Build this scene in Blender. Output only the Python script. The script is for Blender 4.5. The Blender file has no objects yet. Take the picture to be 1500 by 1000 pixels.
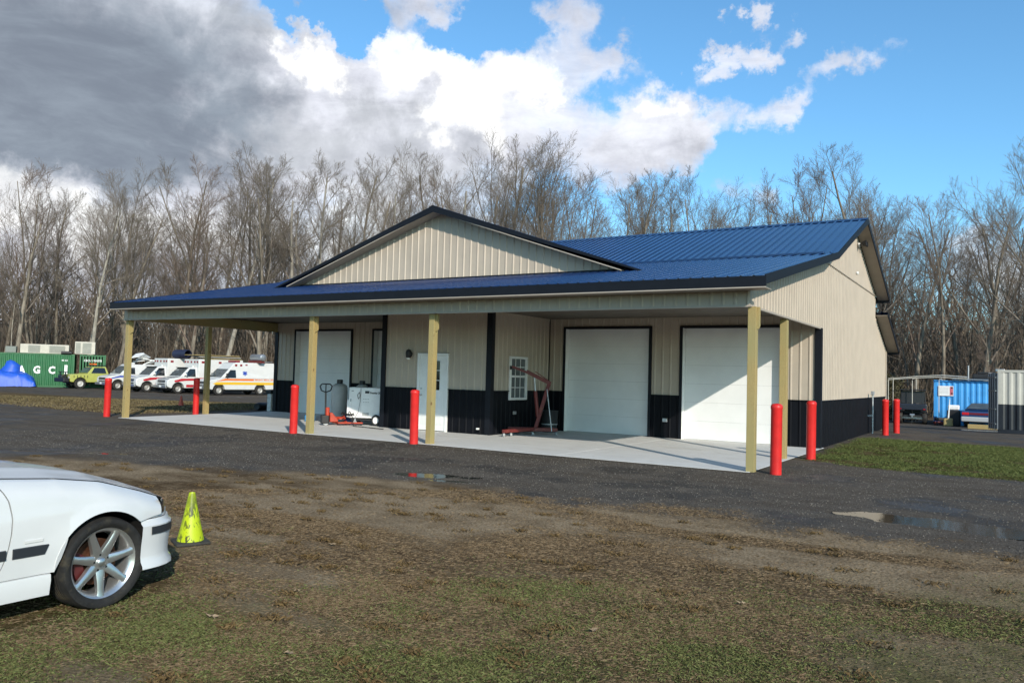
import bpy, bmesh, math, random
import numpy as np
from mathutils import Vector, Matrix
from math import sin, cos, pi, radians as R

sc = bpy.context.scene
COL = sc.collection
rnd = random.Random(7)
nr = np.random.RandomState(11)

# ------------------------------------------------------------------ camera
cd = bpy.data.cameras.new('camera'); cam = bpy.data.objects.new('camera', cd); COL.objects.link(cam)
yaw, pit, rol = 0.55529, 0.041418, 0.026946
fw = Vector((-sin(yaw)*cos(pit), cos(yaw)*cos(pit), sin(pit)))
r0 = Vector((cos(yaw), sin(yaw), 0)); u0 = r0.cross(fw)
rt = r0*cos(rol)+u0*sin(rol); up = -r0*sin(rol)+u0*cos(rol)
cam.matrix_world = Matrix(((rt.x, up.x, -fw.x, 0), (rt.y, up.y, -fw.y, 0), (rt.z, up.z, -fw.z, 1.65), (0, 0, 0, 1)))
cd.sensor_width = 36; cd.lens = 1172.72/1500*36; cd.clip_start = .05; cd.clip_end = 3000
sc.camera = cam

# ------------------------------------------------------------------ world, sun, exposure
SUN = Vector((1.2, -1.0, .74)).normalized()
SKY = 0.12
w = bpy.data.worlds.new('World'); sc.world = w; w.use_nodes = True
nt = w.node_tree; nt.nodes.clear(); L = nt.links
class NB:
    def __init__(s, nt): s.nt = nt
    def n(s, t, **k):
        x = s.nt.nodes.new(t)
        for a, b in k.items(): setattr(x, a, b)
        return x
    def put(s, sock, v):
        if v is None: return
        if isinstance(v, bpy.types.NodeSocket): s.nt.links.new(v, sock)
        else: sock.default_value = v
    def m(s, op, a, b=None, c=None, clamp=False):
        x = s.n('ShaderNodeMath', operation=op, use_clamp=clamp)
        s.put(x.inputs[0], a); s.put(x.inputs[1], b); s.put(x.inputs[2], c)
        return x.outputs[0]
    def noise(s, vec, scale, detail=5, rough=.5, dist=0, col=False, dims='3D'):
        x = s.n('ShaderNodeTexNoise', noise_dimensions=dims)
        s.put(x.inputs['Vector'], vec); x.inputs['Scale'].default_value = scale
        x.inputs['Detail'].default_value = detail; x.inputs['Roughness'].default_value = rough
        x.inputs['Distortion'].default_value = dist
        return x.outputs['Color' if col else 'Fac']
    def rng(s, v, a, b, c=0., d=1., smooth=True):
        x = s.n('ShaderNodeMapRange', interpolation_type='SMOOTHSTEP' if smooth else 'LINEAR')
        s.put(x.inputs[0], v)
        for i, q in enumerate((a, b, c, d)): s.put(x.inputs[i+1], q)
        return x.outputs[0]
    def mix(s, f, a, b, mode='MIX'):
        x = s.n('ShaderNodeMix', data_type='RGBA', blend_type=mode)
        s.put(x.inputs[0], f)
        s.put(x.inputs[6], a if isinstance(a, bpy.types.NodeSocket) else (*a, 1)[:4])
        s.put(x.inputs[7], b if isinstance(b, bpy.types.NodeSocket) else (*b, 1)[:4])
        return x.outputs[2]
    def ramp(s, f, stops):
        x = s.n('ShaderNodeValToRGB'); s.put(x.inputs[0], f); e = x.color_ramp.elements
        while len(e) < len(stops): e.new(.5)
        for i, (p, c) in enumerate(stops): e[i].position = p; e[i].color = (*c, 1)
        return x.outputs[0]
b = NB(nt)
sky = b.n('ShaderNodeTexSky', sky_type='NISHITA'); sky.sun_disc = False
sky.sun_elevation = math.asin(SUN.z); sky.sun_rotation = math.atan2(SUN.x, SUN.y)
sky.altitude = 50; sky.air_density = 1.0; sky.dust_density = .6; sky.ozone_density = 2.0
tc = b.n('ShaderNodeTexCoord'); D = tc.outputs['Generated']
sx = b.n('ShaderNodeSeparateXYZ'); L.new(D, sx.inputs[0])
az = b.m('MULTIPLY', b.m('ARCTAN2', sx.outputs[0], sx.outputs[1]), 57.2958)
el = b.m('MULTIPLY', b.m('ARCSINE', b.m('MINIMUM', b.m('MAXIMUM', sx.outputs[2], -1.), 1.)), 57.2958)
wA = b.n('ShaderNodeSeparateColor'); L.new(b.noise(D, 7.0, 7, .6, 0, True), wA.inputs[0]); wB = b.n('ShaderNodeSeparateColor'); L.new(b.noise(D, 24.0, 6, .65, 0, True), wB.inputs[0])
az = b.m('ADD', az, b.m('ADD', b.m('MULTIPLY', b.m('SUBTRACT', wA.outputs[0], .5), 17.), b.m('MULTIPLY', b.m('SUBTRACT', wB.outputs[0], .5), 6.)))
el = b.m('ADD', el, b.m('ADD', b.m('MULTIPLY', b.m('SUBTRACT', wA.outputs[1], .5), 8.), b.m('MULTIPLY', b.m('SUBTRACT', wB.outputs[1], .5), 3.6)))
n1 = b.noise(D, 5.0, 8, .56, .35); n2 = b.noise(D, 17.0, 6, .62, .4); n3 = b.noise(D, 2.2, 4, .5, .2)
wob = b.m('ADD', b.m('MULTIPLY', b.m('SUBTRACT', n1, .5), .5), b.m('MULTIPLY', b.m('SUBTRACT', n2, .5), 1.1))
def blob(a0, e0, sa, se, amp=1.):
    dx = b.m('DIVIDE', b.m('SUBTRACT', az, a0), sa); dy = b.m('DIVIDE', b.m('SUBTRACT', el, e0), se)
    d2 = b.m('ADD', b.m('MULTIPLY', dx, dx), b.m('MULTIPLY', dy, dy))
    return b.m('MULTIPLY', b.m('EXPONENT', b.m('MULTIPLY', d2, -1.)), amp)
def total(lst):
    s_ = None
    for q in lst:
        v = blob(*q); s_ = v if s_ is None else b.m('ADD', s_, v)
    return s_
# the cloud bank to the west, the bright cumulus in front of it, loose puffs in the blue
cov = total([(-78, 20, 22, 22, 1.6), (-56, 17, 8, 9, 1.2), (-47, 17.5, 6, 4.2, 1.0), (-40, 19.5, 5.5, 3.6, 1.25), (-40, 14, 9, 3.6, 1.1),
             (-33, 17.8, 4.5, 3.4, 1.1), (-28.3, 18.3, 3.2, 3.0, .8), (-47.5, 20, 2.6, 1.8, .9), (-22.5, 16.3, 3.8, 2.4, 1.15), (-19.5, 18.2, 2.2, 2.2, .6),
             (-29, 24.3, 4, 2.6, .85), (-25.2, 21.8, 3.0, 1.3, .7), (-17.0, 21.6, 2.0, .9, .95), (-13.6, 22.3, 1.6, .7, .7),
             (-13.8, 17.6, 2.5, 1.4, 1.0), (-11.3, 19.7, 2.6, 1.1, .75), (-7.5, 21.0, 2.2, .7, .45), (-15.1, 24.4, 1.6, 1.1, 1.0), (-21, 17.2, 4.2, 2.6, .7), (-38.5, 24.8, 4, 1.2, .8),
             (-45, 25.5, 3, 1.2, .3), (-45.2, 22.9, 2.4, 1.5, -1.3), (-35.4, 23.4, 2.8, 1.6, -1.1), (-40, 8, 16, 3.2, .8), (-66, 5, 20, 4, .8), (-15.5, 12.5, 3.4, 1.5, .55), (1.5, 7.5, 9, 2.6, .85), (-46, 30, 14, 4, .35)])
far = b.m('MULTIPLY', b.rng(b.m('ABSOLUTE', b.m('ADD', az, 35.)), 40., 75.), b.rng(n3, .45, .7, 0., .8))
field = b.m('ADD', b.m('ADD', cov, far), wob)
mask = b.rng(field, .36, .78)
dark = total([(-78, 20, 20, 13, 1.0), (-62, 15.8, 8.5, 4.0, 1.0), (-55, 15.2, 5, 3.4, .75), (-58, 21.5, 7, 4, .55), (-62, 13.2, 10, 1.8, .7), (-70, 28, 12, 8, .5), (-51, 20, 2.6, 3.5, .35)])
grey = total([(-47, 15.5, 7.5, 3.0, .75), (-37, 14.0, 6, 2.4, .6), (-42, 18.6, 2.4, 1.0, .35), (-20.5, 15.6, 3, 1.4, .45), (-50, 23, 4, 3, .6), (-66, 5, 10, 2, .3), (-43, 24.5, 4, 1.5, .5)])
glow = total([(-47.6, 20.2, 2.2, 1.3, 1.2), (-41, 21.8, 2.8, 1.5, 1.2), (-37.6, 21.2, 2.0, 1.4, 1.0), (-36, 18.6, 3.2, 1.6, 1.2), (-31.5, 19.8, 3.0, 1.7, 1.2), (-28.5, 18.6, 1.6, 1.2, .9), (-33.5, 16.2, 3.2, 1.3, .8),
              (-63, 8.8, 12, 2.4, 1.2), (-41, 9, 8, 3.4, .9), (-21, 18.6, 2.4, .9, .7), (-22.5, 16.5, 1.5, .8, .4), (1.5, 7.2, 6, 1.8, .8), (-15, 12.2, 2.0, .9, .5)])
nb_s = b.m('SUBTRACT', n2, .5); na_s = b.m('SUBTRACT', n1, .5)
n4 = b.noise(D, 34.0, 5, .6, .6)
tex = b.m('ADD', b.m('MULTIPLY', nb_s, 2.0), b.m('ADD', b.m('MULTIPLY', na_s, 1.0), b.m('MULTIPLY', b.m('SUBTRACT', n4, .5), .7)))
K = 1/SKY
def kc(r, g, bb): return (r*K, g*K, bb*K)
cc = b.mix(b.rng(b.m('ADD', grey, b.m('MULTIPLY', tex, .8)), -.15, .85), kc(.70, .72, .80), kc(.43, .45, .50))
cc = b.mix(b.rng(b.m('ADD', glow, b.m('MULTIPLY', tex, .55)), .30, 1.0), cc, kc(1.0, 1.0, 1.0))
cc = b.mix(b.rng(b.m('ADD', dark, b.m('MULTIPLY', tex, .45)), .12, 1.35), cc, kc(.235, .275, .335))
lay = b.n('ShaderNodeMapping'); lay.inputs['Scale'].default_value = (1, 1, 3.2); L.new(D, lay.inputs[0])
ln1 = b.noise(lay.outputs[0], 4.5, 7, .6, .8); ln2 = b.noise(lay.outputs[0], 15., 6, .65, .5)
lf = b.rng(b.m('ADD', b.m('MULTIPLY', ln1, .7), b.m('MULTIPLY', ln2, .3)), .32, .66, .84, 1.26)
lc = b.n('ShaderNodeCombineColor'); L.new(lf, lc.inputs[0]); L.new(lf, lc.inputs[1]); L.new(b.m('ADD', b.m('MULTIPLY', lf, .88), .12), lc.inputs[2])
cc = b.mix(b.m('SUBTRACT', 1., b.rng(glow, .5, 1.3, 0., .8)), cc, b.mix(1., cc, lc.outputs[0], 'MULTIPLY'))
thin = b.rng(field, .4, 1.3, .62, 1.)
skyc = b.mix(1., sky.outputs[0], (.84, 1.32, 1.50), 'MULTIPLY')
colr = b.mix(b.m('MULTIPLY', mask, thin), skyc, cc)
bg = b.n('ShaderNodeBackground'); L.new(colr, bg.inputs[0]); bg.inputs[1].default_value = SKY
wo = b.n('ShaderNodeOutputWorld'); L.new(bg.outputs[0], wo.inputs[0])
ld = bpy.data.lights.new('sun', 'SUN'); lo = bpy.data.objects.new('sun', ld); COL.objects.link(lo)
ld.energy = 4.0; ld.angle = R(.55); ld.color = (1, .92, .80)
lo.rotation_euler = SUN.to_track_quat('Z', 'Y').to_euler()
sc.view_settings.view_transform = 'Standard'; sc.view_settings.look = 'None'
sc.view_settings.exposure = 0.22; sc.view_settings.gamma = 1; sc.view_settings.use_curve_mapping = False

# ------------------------------------------------------------------ materials
MATS = {}
def mat(name, col, rough=.6, metal=0., var=.0, vscale=8., bump=0., bscale=60., spec=.5, stretch=None, coat=0., dirt=None, dirtscale=2., dirtlo=.55, dirthi=.75):
    if name in MATS: return MATS[name]
    m = bpy.data.materials.new(name); m.use_nodes = True; t = m.node_tree; q = NB(t)
    p = t.nodes['Principled BSDF']; p.inputs['Roughness'].default_value = rough; p.inputs['Metallic'].default_value = metal
    p.inputs['Specular IOR Level'].default_value = spec; p.inputs['Coat Weight'].default_value = coat; p.inputs['Coat Roughness'].default_value = .08
    v = q.n('ShaderNodeTexCoord').outputs['Object']
    if stretch:
        mp = q.n('ShaderNodeMapping'); mp.inputs['Scale'].default_value = stretch; t.links.new(v, mp.inputs[0]); v = mp.outputs[0]
    c = None
    if var > 0:
        f = q.noise(v, vscale, 6, .6)
        lo_ = tuple(x*(1-var) for x in col); hi_ = tuple(min(1, x*(1+var)) for x in col)
        c = q.mix(q.rng(f, .3, .7), lo_, hi_)
    if dirt:
        f = q.noise(v, dirtscale, 8, .65, .4)
        c = q.mix(q.m('MULTIPLY', q.rng(f, dirtlo, dirthi), .8), c if c else col, dirt)
    if c is not None: t.links.new(c, p.inputs['Base Color'])
    else: p.inputs['Base Color'].default_value = (*col, 1)
    if bump > 0:
        bn = q.n('ShaderNodeBump'); bn.inputs['Strength'].default_value = bump; bn.inputs['Distance'].default_value = .01
        t.links.new(q.noise(v, bscale, 6, .6), bn.inputs['Height']); t.links.new(bn.outputs[0], p.inputs['Normal'])
    MATS[name] = m; return m
TAN = mat('tan steel siding', (.425, .358, .285), .42, 0, .05, 1.5, .05, 3, .4)
SOFF = mat('tan soffit', (.38, .33, .275), .55, 0, .05, 3)
BLK = mat('black steel wainscot', (.005, .0055, .008), .55, 0, .2, 3, .05, 3, .12)
NAVY = mat('blue steel roofing', (.005, .022, .082), .26, .0, .14, 1.2, .08, 2.5, .6, coat=.3)
TRIM = mat('dark trim', (.006, .007, .011), .5, 0, .15, 4, .04, 5, .25)
DOORW = mat('white garage door', (.76, .76, .75), .42, 0, .03, 2, .06, 8, .4)
WHITE = mat('white vinyl', (.78, .78, .76), .4, 0, .04, 5)
GLASS = mat('dark glass', (.012, .015, .018), .06, 0, spec=.9)
WGLASS = mat('window glass', (.07, .085, .09), .04, 0, .3, 2, spec=.9)
RED = mat('red bollard sleeve', (.58, .020, .018), .42, 0, .10, 5, .04, 30, .4, dirt=(.33, .05, .035), dirtscale=7, dirtlo=.58, dirthi=.78)
STEEL = mat('galvanised steel', (.45, .46, .47), .42, .8, .12, 12)
CHROME = mat('chrome', (.7, .7, .7), .15, 1.)
BLACK = mat('black plastic', (.012, .012, .013), .5, 0, .2, 10)
RUBBER = mat('tyre rubber', (.022, .021, .02), .8, 0, .3, 8, .3, 50, .3, dirt=(.10, .085, .06), dirtscale=6, dirtlo=.45, dirthi=.8)
CARW = mat('white car paint', (.60, .605, .60), .3, 0, .015, 3, coat=.6, dirt=(.55, .53, .48), dirtscale=3, dirtlo=.62, dirthi=.9)
GREYP = mat('grey paint', (.35, .36, .36), .5, 0, .1, 8)
REDP = mat('red equipment paint', (.13, .017, .014), .5, 0, .25, 9, .1, 30, dirt=(.12, .04, .02), dirtscale=9)
VANW = mat('white van paint', (.62, .62, .60), .35, 0, .03, 3, coat=.3, dirt=(.5, .47, .40), dirtscale=1.2, dirtlo=.55, dirthi=.9)
BARE = mat('brushed metal', (.55, .55, .54), .3, .9, .1, 20)

def wood_mat():
    m = bpy.data.materials.new('treated pine'); m.use_nodes = True; t = m.node_tree; q = NB(t); p = t.nodes['Principled BSDF']
    v = q.n('ShaderNodeTexCoord').outputs['Object']
    oi = q.n('ShaderNodeObjectInfo').outputs['Random']
    ad = q.n('ShaderNodeVectorMath', operation='ADD'); t.links.new(v, ad.inputs[0])
    cb = q.n('ShaderNodeCombineXYZ'); t.links.new(q.m('MULTIPLY', oi, 40.), cb.inputs[2]); t.links.new(cb.outputs[0], ad.inputs[1])
    mp = q.n('ShaderNodeMapping'); mp.inputs['Scale'].default_value = (9, 9, .55); t.links.new(ad.outputs[0], mp.inputs[0])
    g = q.noise(mp.outputs[0], 3.2, 5, .6, .8)
    wv = q.m('ABSOLUTE', q.m('SINE', q.m('MULTIPLY', g, 55.)))
    c = q.mix(wv, (.25, .175, .062), (.41, .305, .125))
    c = q.mix(q.rng(q.noise(v, .9, 3), .35, .7), c, (.30, .255, .11))
    vo = q.n('ShaderNodeTexVoronoi'); mp2 = q.n('ShaderNodeMapping'); mp2.inputs['Scale'].default_value = (5, 5, 2.4)
    t.links.new(ad.outputs[0], mp2.inputs[0]); t.links.new(mp2.outputs[0], vo.inputs['Vector']); vo.inputs['Scale'].default_value = 1.
    c = q.mix(q.rng(vo.outputs['Distance'], .06, .13, .85, 0.), c, (.13, .07, .025))
    t.links.new(c, p.inputs['Base Color']); p.inputs['Roughness'].default_value = .75
    bn = q.n('ShaderNodeBump'); bn.inputs['Strength'].default_value = .25; t.links.new(wv, bn.inputs['Height']); bn.inputs['Distance'].default_value = .003
    t.links.new(bn.outputs[0], p.inputs['Normal']); return m
WOOD = wood_mat()

# ------------------------------------------------------------------ helpers
def tag(o, label=None, cat=None, group=None, kind=None):
    if label: o['label'] = label
    if cat: o['category'] = cat
    if group: o['group'] = group
    if kind: o['kind'] = kind
    return o
def empty(name, loc=(0, 0, 0), rz=0., label=None, cat=None, group=None):
    o = bpy.data.objects.new(name, None); COL.objects.link(o); o.location = loc; o.rotation_euler = (0, 0, rz)
    o.empty_display_size = .2
    return tag(o, label, cat, group)
def raw(name, V, F, m, parent=None, smooth=False):
    me = bpy.data.meshes.new(name); me.from_pydata([tuple(v) for v in V], [], F)
    if m: me.materials.append(m)
    if smooth: me.polygons.foreach_set('use_smooth', [True]*len(me.polygons))
    me.update(); o = bpy.data.objects.new(name, me); COL.objects.link(o)
    if parent: o.parent = parent
    return o
def bevel(o, w=.01, seg=2):
    m = o.modifiers.new('bevel', 'BEVEL'); m.width = w; m.segments = seg; m.limit_method = 'ANGLE'; m.angle_limit = R(35); return o
def wn(o):
    return o
class MB:
    def __init__(s): s.V = []; s.F = []
    def add(s, V, F, M=None):
        k = len(s.V)
        s.V += [tuple(M @ Vector(v)) if M else tuple(v) for v in V]; s.F += [tuple(i+k for i in f) for f in F]; return s
    def box(s, x0, x1, y0, y1, z0, z1, M=None):
        V = [(x, y, z) for z in (z0, z1) for y in (y0, y1) for x in (x0, x1)]
        return s.add(V, [(0, 2, 3, 1), (4, 5, 7, 6), (0, 1, 5, 4), (2, 6, 7, 3), (0, 4, 6, 2), (1, 3, 7, 5)], M)
    def cyl(s, p0, p1, r0, r1=None, n=12, caps=True):
        r1 = r0 if r1 is None else r1; p0 = Vector(p0); p1 = Vector(p1); d = (p1-p0).normalized()
        a = d.orthogonal().normalized(); c = d.cross(a); k = len(s.V)
        for p, r in ((p0, r0), (p1, r1)):
            for i in range(n):
                t = 2*pi*i/n; s.V.append(tuple(p+a*cos(t)*r+c*sin(t)*r))
        for i in range(n): j = (i+1) % n; s.F.append((k+i, k+j, k+n+j, k+n+i))
        if caps: s.F.append(tuple(k+n-1-i for i in range(n))); s.F.append(tuple(k+n+i for i in range(n)))
        return s
    def tube(s, pts, r, n=6):
        for i in range(len(pts)-1): s.cyl(pts[i], pts[i+1], r, r, n)
        return s
    def beam(s, p0, p1, wx, wz):   # rectangular bar between two points
        p0 = Vector(p0); p1 = Vector(p1); d = (p1-p0); Lh = d.length; q = d.to_track_quat('Y', 'Z').to_matrix().to_4x4()
        return s.box(-wx/2, wx/2, 0, Lh, -wz/2, wz/2, Matrix.Translation(p0) @ q)
    def prism(s, poly, x0, x1, wf=None):   # profile (y,z), extruded along x; wf(z) scales
        n = len(poly); k = len(s.V)
        for sx_ in (x0, x1):
            for (y, z) in poly: s.V.append((sx_*(wf(z) if wf else 1), y, z))
        s.F.append(tuple(k+i for i in range(n))); s.F.append(tuple(k+2*n-1-i for i in range(n)))
        for i in range(n): j = (i+1) % n; s.F.append((k+j, k+i, k+n+i, k+n+j))
        return s
    def lathe(s, prof, n=32, axis='x', c=(0, 0, 0), closed=False):   # prof: (axial, radius)
        k = len(s.V); m = len(prof)
        for i in range(n):
            t = 2*pi*i/n
            for a, r in prof:
                if axis == 'x': v = (c[0]+a, c[1]+r*cos(t), c[2]+r*sin(t))
                elif axis == 'z': v = (c[0]+r*cos(t), c[1]+r*sin(t), c[2]+a)
                else: v = (c[0]+r*cos(t), c[1]+a, c[2]+r*sin(t))
                s.V.append(v)
        for i in range(n):
            i2 = (i+1) % n
            for j in range(m if closed else m-1):
                j2 = (j+1) % m
                s.F.append((k+i*m+j, k+i*m+j2, k+i2*m+j2, k+i2*m+j))
        return s
    def grid(s, P):   # P[i][j] points
        k = len(s.V); n = len(P); m = len(P[0])
        for row in P: s.V += [tuple(v) for v in row]
        for i in range(n-1):
            for j in range(m-1): s.F.append((k+i*m+j, k+(i+1)*m+j, k+(i+1)*m+j+1, k+i*m+j+1))
        return s
    def build(s, name, m, parent=None, smooth=False, bev=0, fix=True):
        o = raw(name, s.V, s.F, m, parent, smooth)
        if fix:
            bm = bmesh.new(); bm.from_mesh(o.data); bmesh.ops.recalc_face_normals(bm, faces=bm.faces); bm.to_mesh(o.data); bm.free()
        if bev: bevel(o, bev)
        if smooth: autosmooth(o)
        return o
def autosmooth(o, ang=40):
    me = o.data; bm = bmesh.new(); bm.from_mesh(me)
    for e in bm.edges:
        if len(e.link_faces) == 2 and e.calc_face_angle(0) > R(ang): e.smooth = False
    bm.to_mesh(me); bm.free()
def B(name, x0, x1, y0, y1, z0, z1, m, parent=None, bev=0): return MB().box(x0, x1, y0, y1, z0, z1).build(name, m, parent, bev=bev)
def copy_tree(o, parent=None):
    c = o.copy(); COL.objects.link(c); c.parent = parent
    for ch in list(o.children): copy_tree(ch, c)
    return c
def text(name, s, size, M, m, parent, bold=.0, depth=.004, wid=1.):
    cu = bpy.data.curves.new(name, 'FONT'); cu.body = s; cu.size = size; cu.align_x = 'CENTER'; cu.align_y = 'CENTER'; cu.extrude = depth; cu.offset = bold; cu.resolution_u = 2
    t = bpy.data.objects.new(name, cu); COL.objects.link(t)
    dg = bpy.context.evaluated_depsgraph_get(); dg.update()
    me = bpy.data.meshes.new_from_object(t.evaluated_get(dg)); bpy.data.objects.remove(t)
    me.transform(M @ Matrix.Diagonal((wid, 1, 1, 1))); me.materials.clear(); me.materials.append(m)
    o = bpy.data.objects.new(name, me); COL.objects.link(o); o.parent = parent; return o
def ss(a, b_, x): t = np.clip((x-a)/(b_-a), 0, 1); return t*t*(3-2*t)

# value noise in numpy
def vnoise(x, y, scale, seed=0):
    x = np.asarray(x, float)/scale; y = np.asarray(y, float)/scale
    xi = np.floor(x).astype(int); yi = np.floor(y).astype(int); fx = x-xi; fy = y-yi
    fx = fx*fx*(3-2*fx); fy = fy*fy*(3-2*fy)
    def h(a, b_):
        n = (a*374761393+b_*668265263+seed*974634777) & 0x7fffffff
        n = ((n ^ (n >> 13))*1274126177) & 0x7fffffff
        return ((n ^ (n >> 16)) & 0xffff)/65535.
    return (h(xi, yi)*(1-fx)+h(xi+1, yi)*fx)*(1-fy)+(h(xi, yi+1)*(1-fx)+h(xi+1, yi+1)*fx)*fy
def fbm(x, y, scale, seed=0, o=4):
    s_ = 0; a = .5
    for i in range(o): s_ = s_+a*vnoise(x, y, scale/2**i, seed+i*17); a *= .5
    return s_/(1-.5**o)

# ------------------------------------------------------------------ ground
PUD = [(-8.05, 10.40, .62, .24, .30), (-7.35, 10.12, .38, .14, .2), (-15.0, 8.45, .9, .16, .55), (-14.1, 8.85, .42, .13, .5), (-0.75, 11.05, .80, .42, -.10),
       (-1.75, 11.02, .35, .07, 0.), (-.2, 11.05, .55, .2, -.1), (.42, 10.75, .5, .28, 0.), (-1.3, 43., 1.1, .5, 0), (-31, 22.2, 2.2, .25, .1), (.4, 14.2, .6, .14, 0)]
def terrain(x, y):
    x = np.asarray(x, float); y = np.asarray(y, float)
    y0 = 24+5*ss(-28, -22, x); wd = 14+8*ss(-28, -22, x)
    z = -.5*ss(0, 1, (y+np.maximum(0, -x-28)*.5-y0)/wd)
    bl = ss(-25.2, -23.8, x)*ss(-2.2, -3.6, x)*ss(13.0, 14.2, y)*ss(36, 34.2, y)     # level pad of the building
    z = z*(1-bl*(y < 31))
    rough = (fbm(x, y, 3.5, 3)-.5)*.05+(fbm(x, y, .5, 9, 3)-.5)*.018
    z = z+rough*(1-bl)
    z = z+.026*bl
    for (px, py, a, b_, sl) in PUD:
        dx = x-px; dy = (y-py)-sl*dx; gq = np.exp(-(dx/a)**2-(dy/b_)**2)
        z = z-gq*(.044+(fbm(x, y, .34, 61, 4)-.5)*.085)
    return z
def gz(x, y): return float(terrain(x, y))
def sdline(x, pts):
    xs = [p[0] for p in pts]; ys = [p[1] for p in pts]; return np.interp(x, xs, ys)
def zones(x, y):
    n = (fbm(x, y, 2.2, 21)-.5); nf = (fbm(x, y, .45, 31, 3)-.5)
    # grass / gravel edge in front of the building
    e = sdline(x, [(-40, 4.5), (-15.5, 7.0), (-11.3, 8.6), (-8, 9.45), (-5, 9.4), (-3.3, 9.7), (-1.6, 9.75), (.2, 9.2), (6, 8.2), (20, 5)])
    g = ss(-.55, .55, y-e+n*2.0+nf*1.3)                       # 1 = gravel/asphalt
    # grass strip left of the building, between the road and the parked vehicles
    t1 = 14.6+.02*(-x-23); t2 = 30.0+.09*(x+45)
    left = ss(-24.3, -25.2, x+n*.8)*ss(-.4, .4, y-(t1+1.0)+n*2.4)*ss(.6, -.6, y-t2+n*3)
    # lawn to the right of the building
    lawn = ss(-3.9, -3.5, x+nf*.3-.05*np.maximum(0, 20-y)*0)*ss(16.9, 17.5, y+n*.9+nf*.5-.45*np.maximum(0, -2.3-x))*ss(27.0, 26.3, y+n*1.2)*ss(3.2, 2.4, x+n)
    wood = ss(55, 60, np.hypot(x*1.0, y)*1.0-(np.interp(np.degrees(np.arctan2(x, y)), [-85, -64, -50, -32, -10, 5, 30], [33, 35, 26, 8, 0, -1, -3])))
    g = g*(1-left)*(1-lawn)
    green = ss(2.3, -1.5, y-(6.9+.58*np.maximum(x, -5.2))+n*3.6+nf*1.2)*.72*(1-g)
    green = np.clip(green+.35*left*ss(.45, .6, fbm(x, y, 5, 77))+lawn, 0, 1)
    bare = ss(.47, .64, fbm(x*.35, y*1.3, 1.1, 41)+.22*np.exp(-((y-e+1.1)/1.0)**2)-.09*ss(7.8, 6, y))*(1-g)*(1-lawn)
    return g, green, bare, wood, lawn, left
def axis(lo, hi, step, out, grow=1.13, far=900):
    a = list(np.arange(lo, hi+1e-6, step)); s_ = step
    while a[-1] < far: s_ *= grow; a.append(a[-1]+s_)
    s_ = step; f = [a[0]]
    while f[-1] > -far: s_ *= grow; f.append(f[-1]-s_)
    return np.array(f[::-1][:-1]+a)
gx = axis(-17, 4.2, .085, 0); gy = axis(1.2, 18.5, .085, 0, 1.04)
GX, GY = np.meshgrid(gx, gy, indexing='ij'); GZ = terrain(GX, GY)
# keep the sheet under the slab and building
under = (GX > -23.4) & (GX < -4.05) & (GY > 14.62) & (GY < 33.3); GZ = np.where(under, GZ-.12, GZ)
g_, gr_, ba_, wo_, la_, le_ = zones(GX, GY)
me = bpy.data.meshes.new('ground'); nx, ny = len(gx), len(gy)
V = np.stack([GX, GY, GZ], -1).reshape(-1, 3)
idx = np.arange(nx*ny).reshape(nx, ny)
F = np.stack([idx[:-1, :-1], idx[1:, :-1], idx[1:, 1:], idx[:-1, 1:]], -1).reshape(-1, 4)
def fastmesh(me, V, F):
    k = F.shape[1]
    me.vertices.add(len(V)); me.vertices.foreach_set('co', V.astype(np.float32).ravel())
    me.loops.add(F.size); me.loops.foreach_set('vertex_index', F.astype(np.int32).ravel())
    me.polygons.add(len(F)); me.polygons.foreach_set('loop_start', np.arange(0, F.size, k, dtype=np.int32))
    me.update(calc_edges=True)
fastmesh(me, V, F); me.polygons.foreach_set('use_smooth', [True]*len(F))
ca = me.color_attributes.new('zone', 'FLOAT_COLOR', 'POINT')
ca.data.foreach_set('color', np.stack([g_, gr_, ba_, wo_], -1).astype(np.float32).ravel())
ground = bpy.data.objects.new('ground', me); COL.objects.link(ground); tag(ground, kind='structure')
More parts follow.
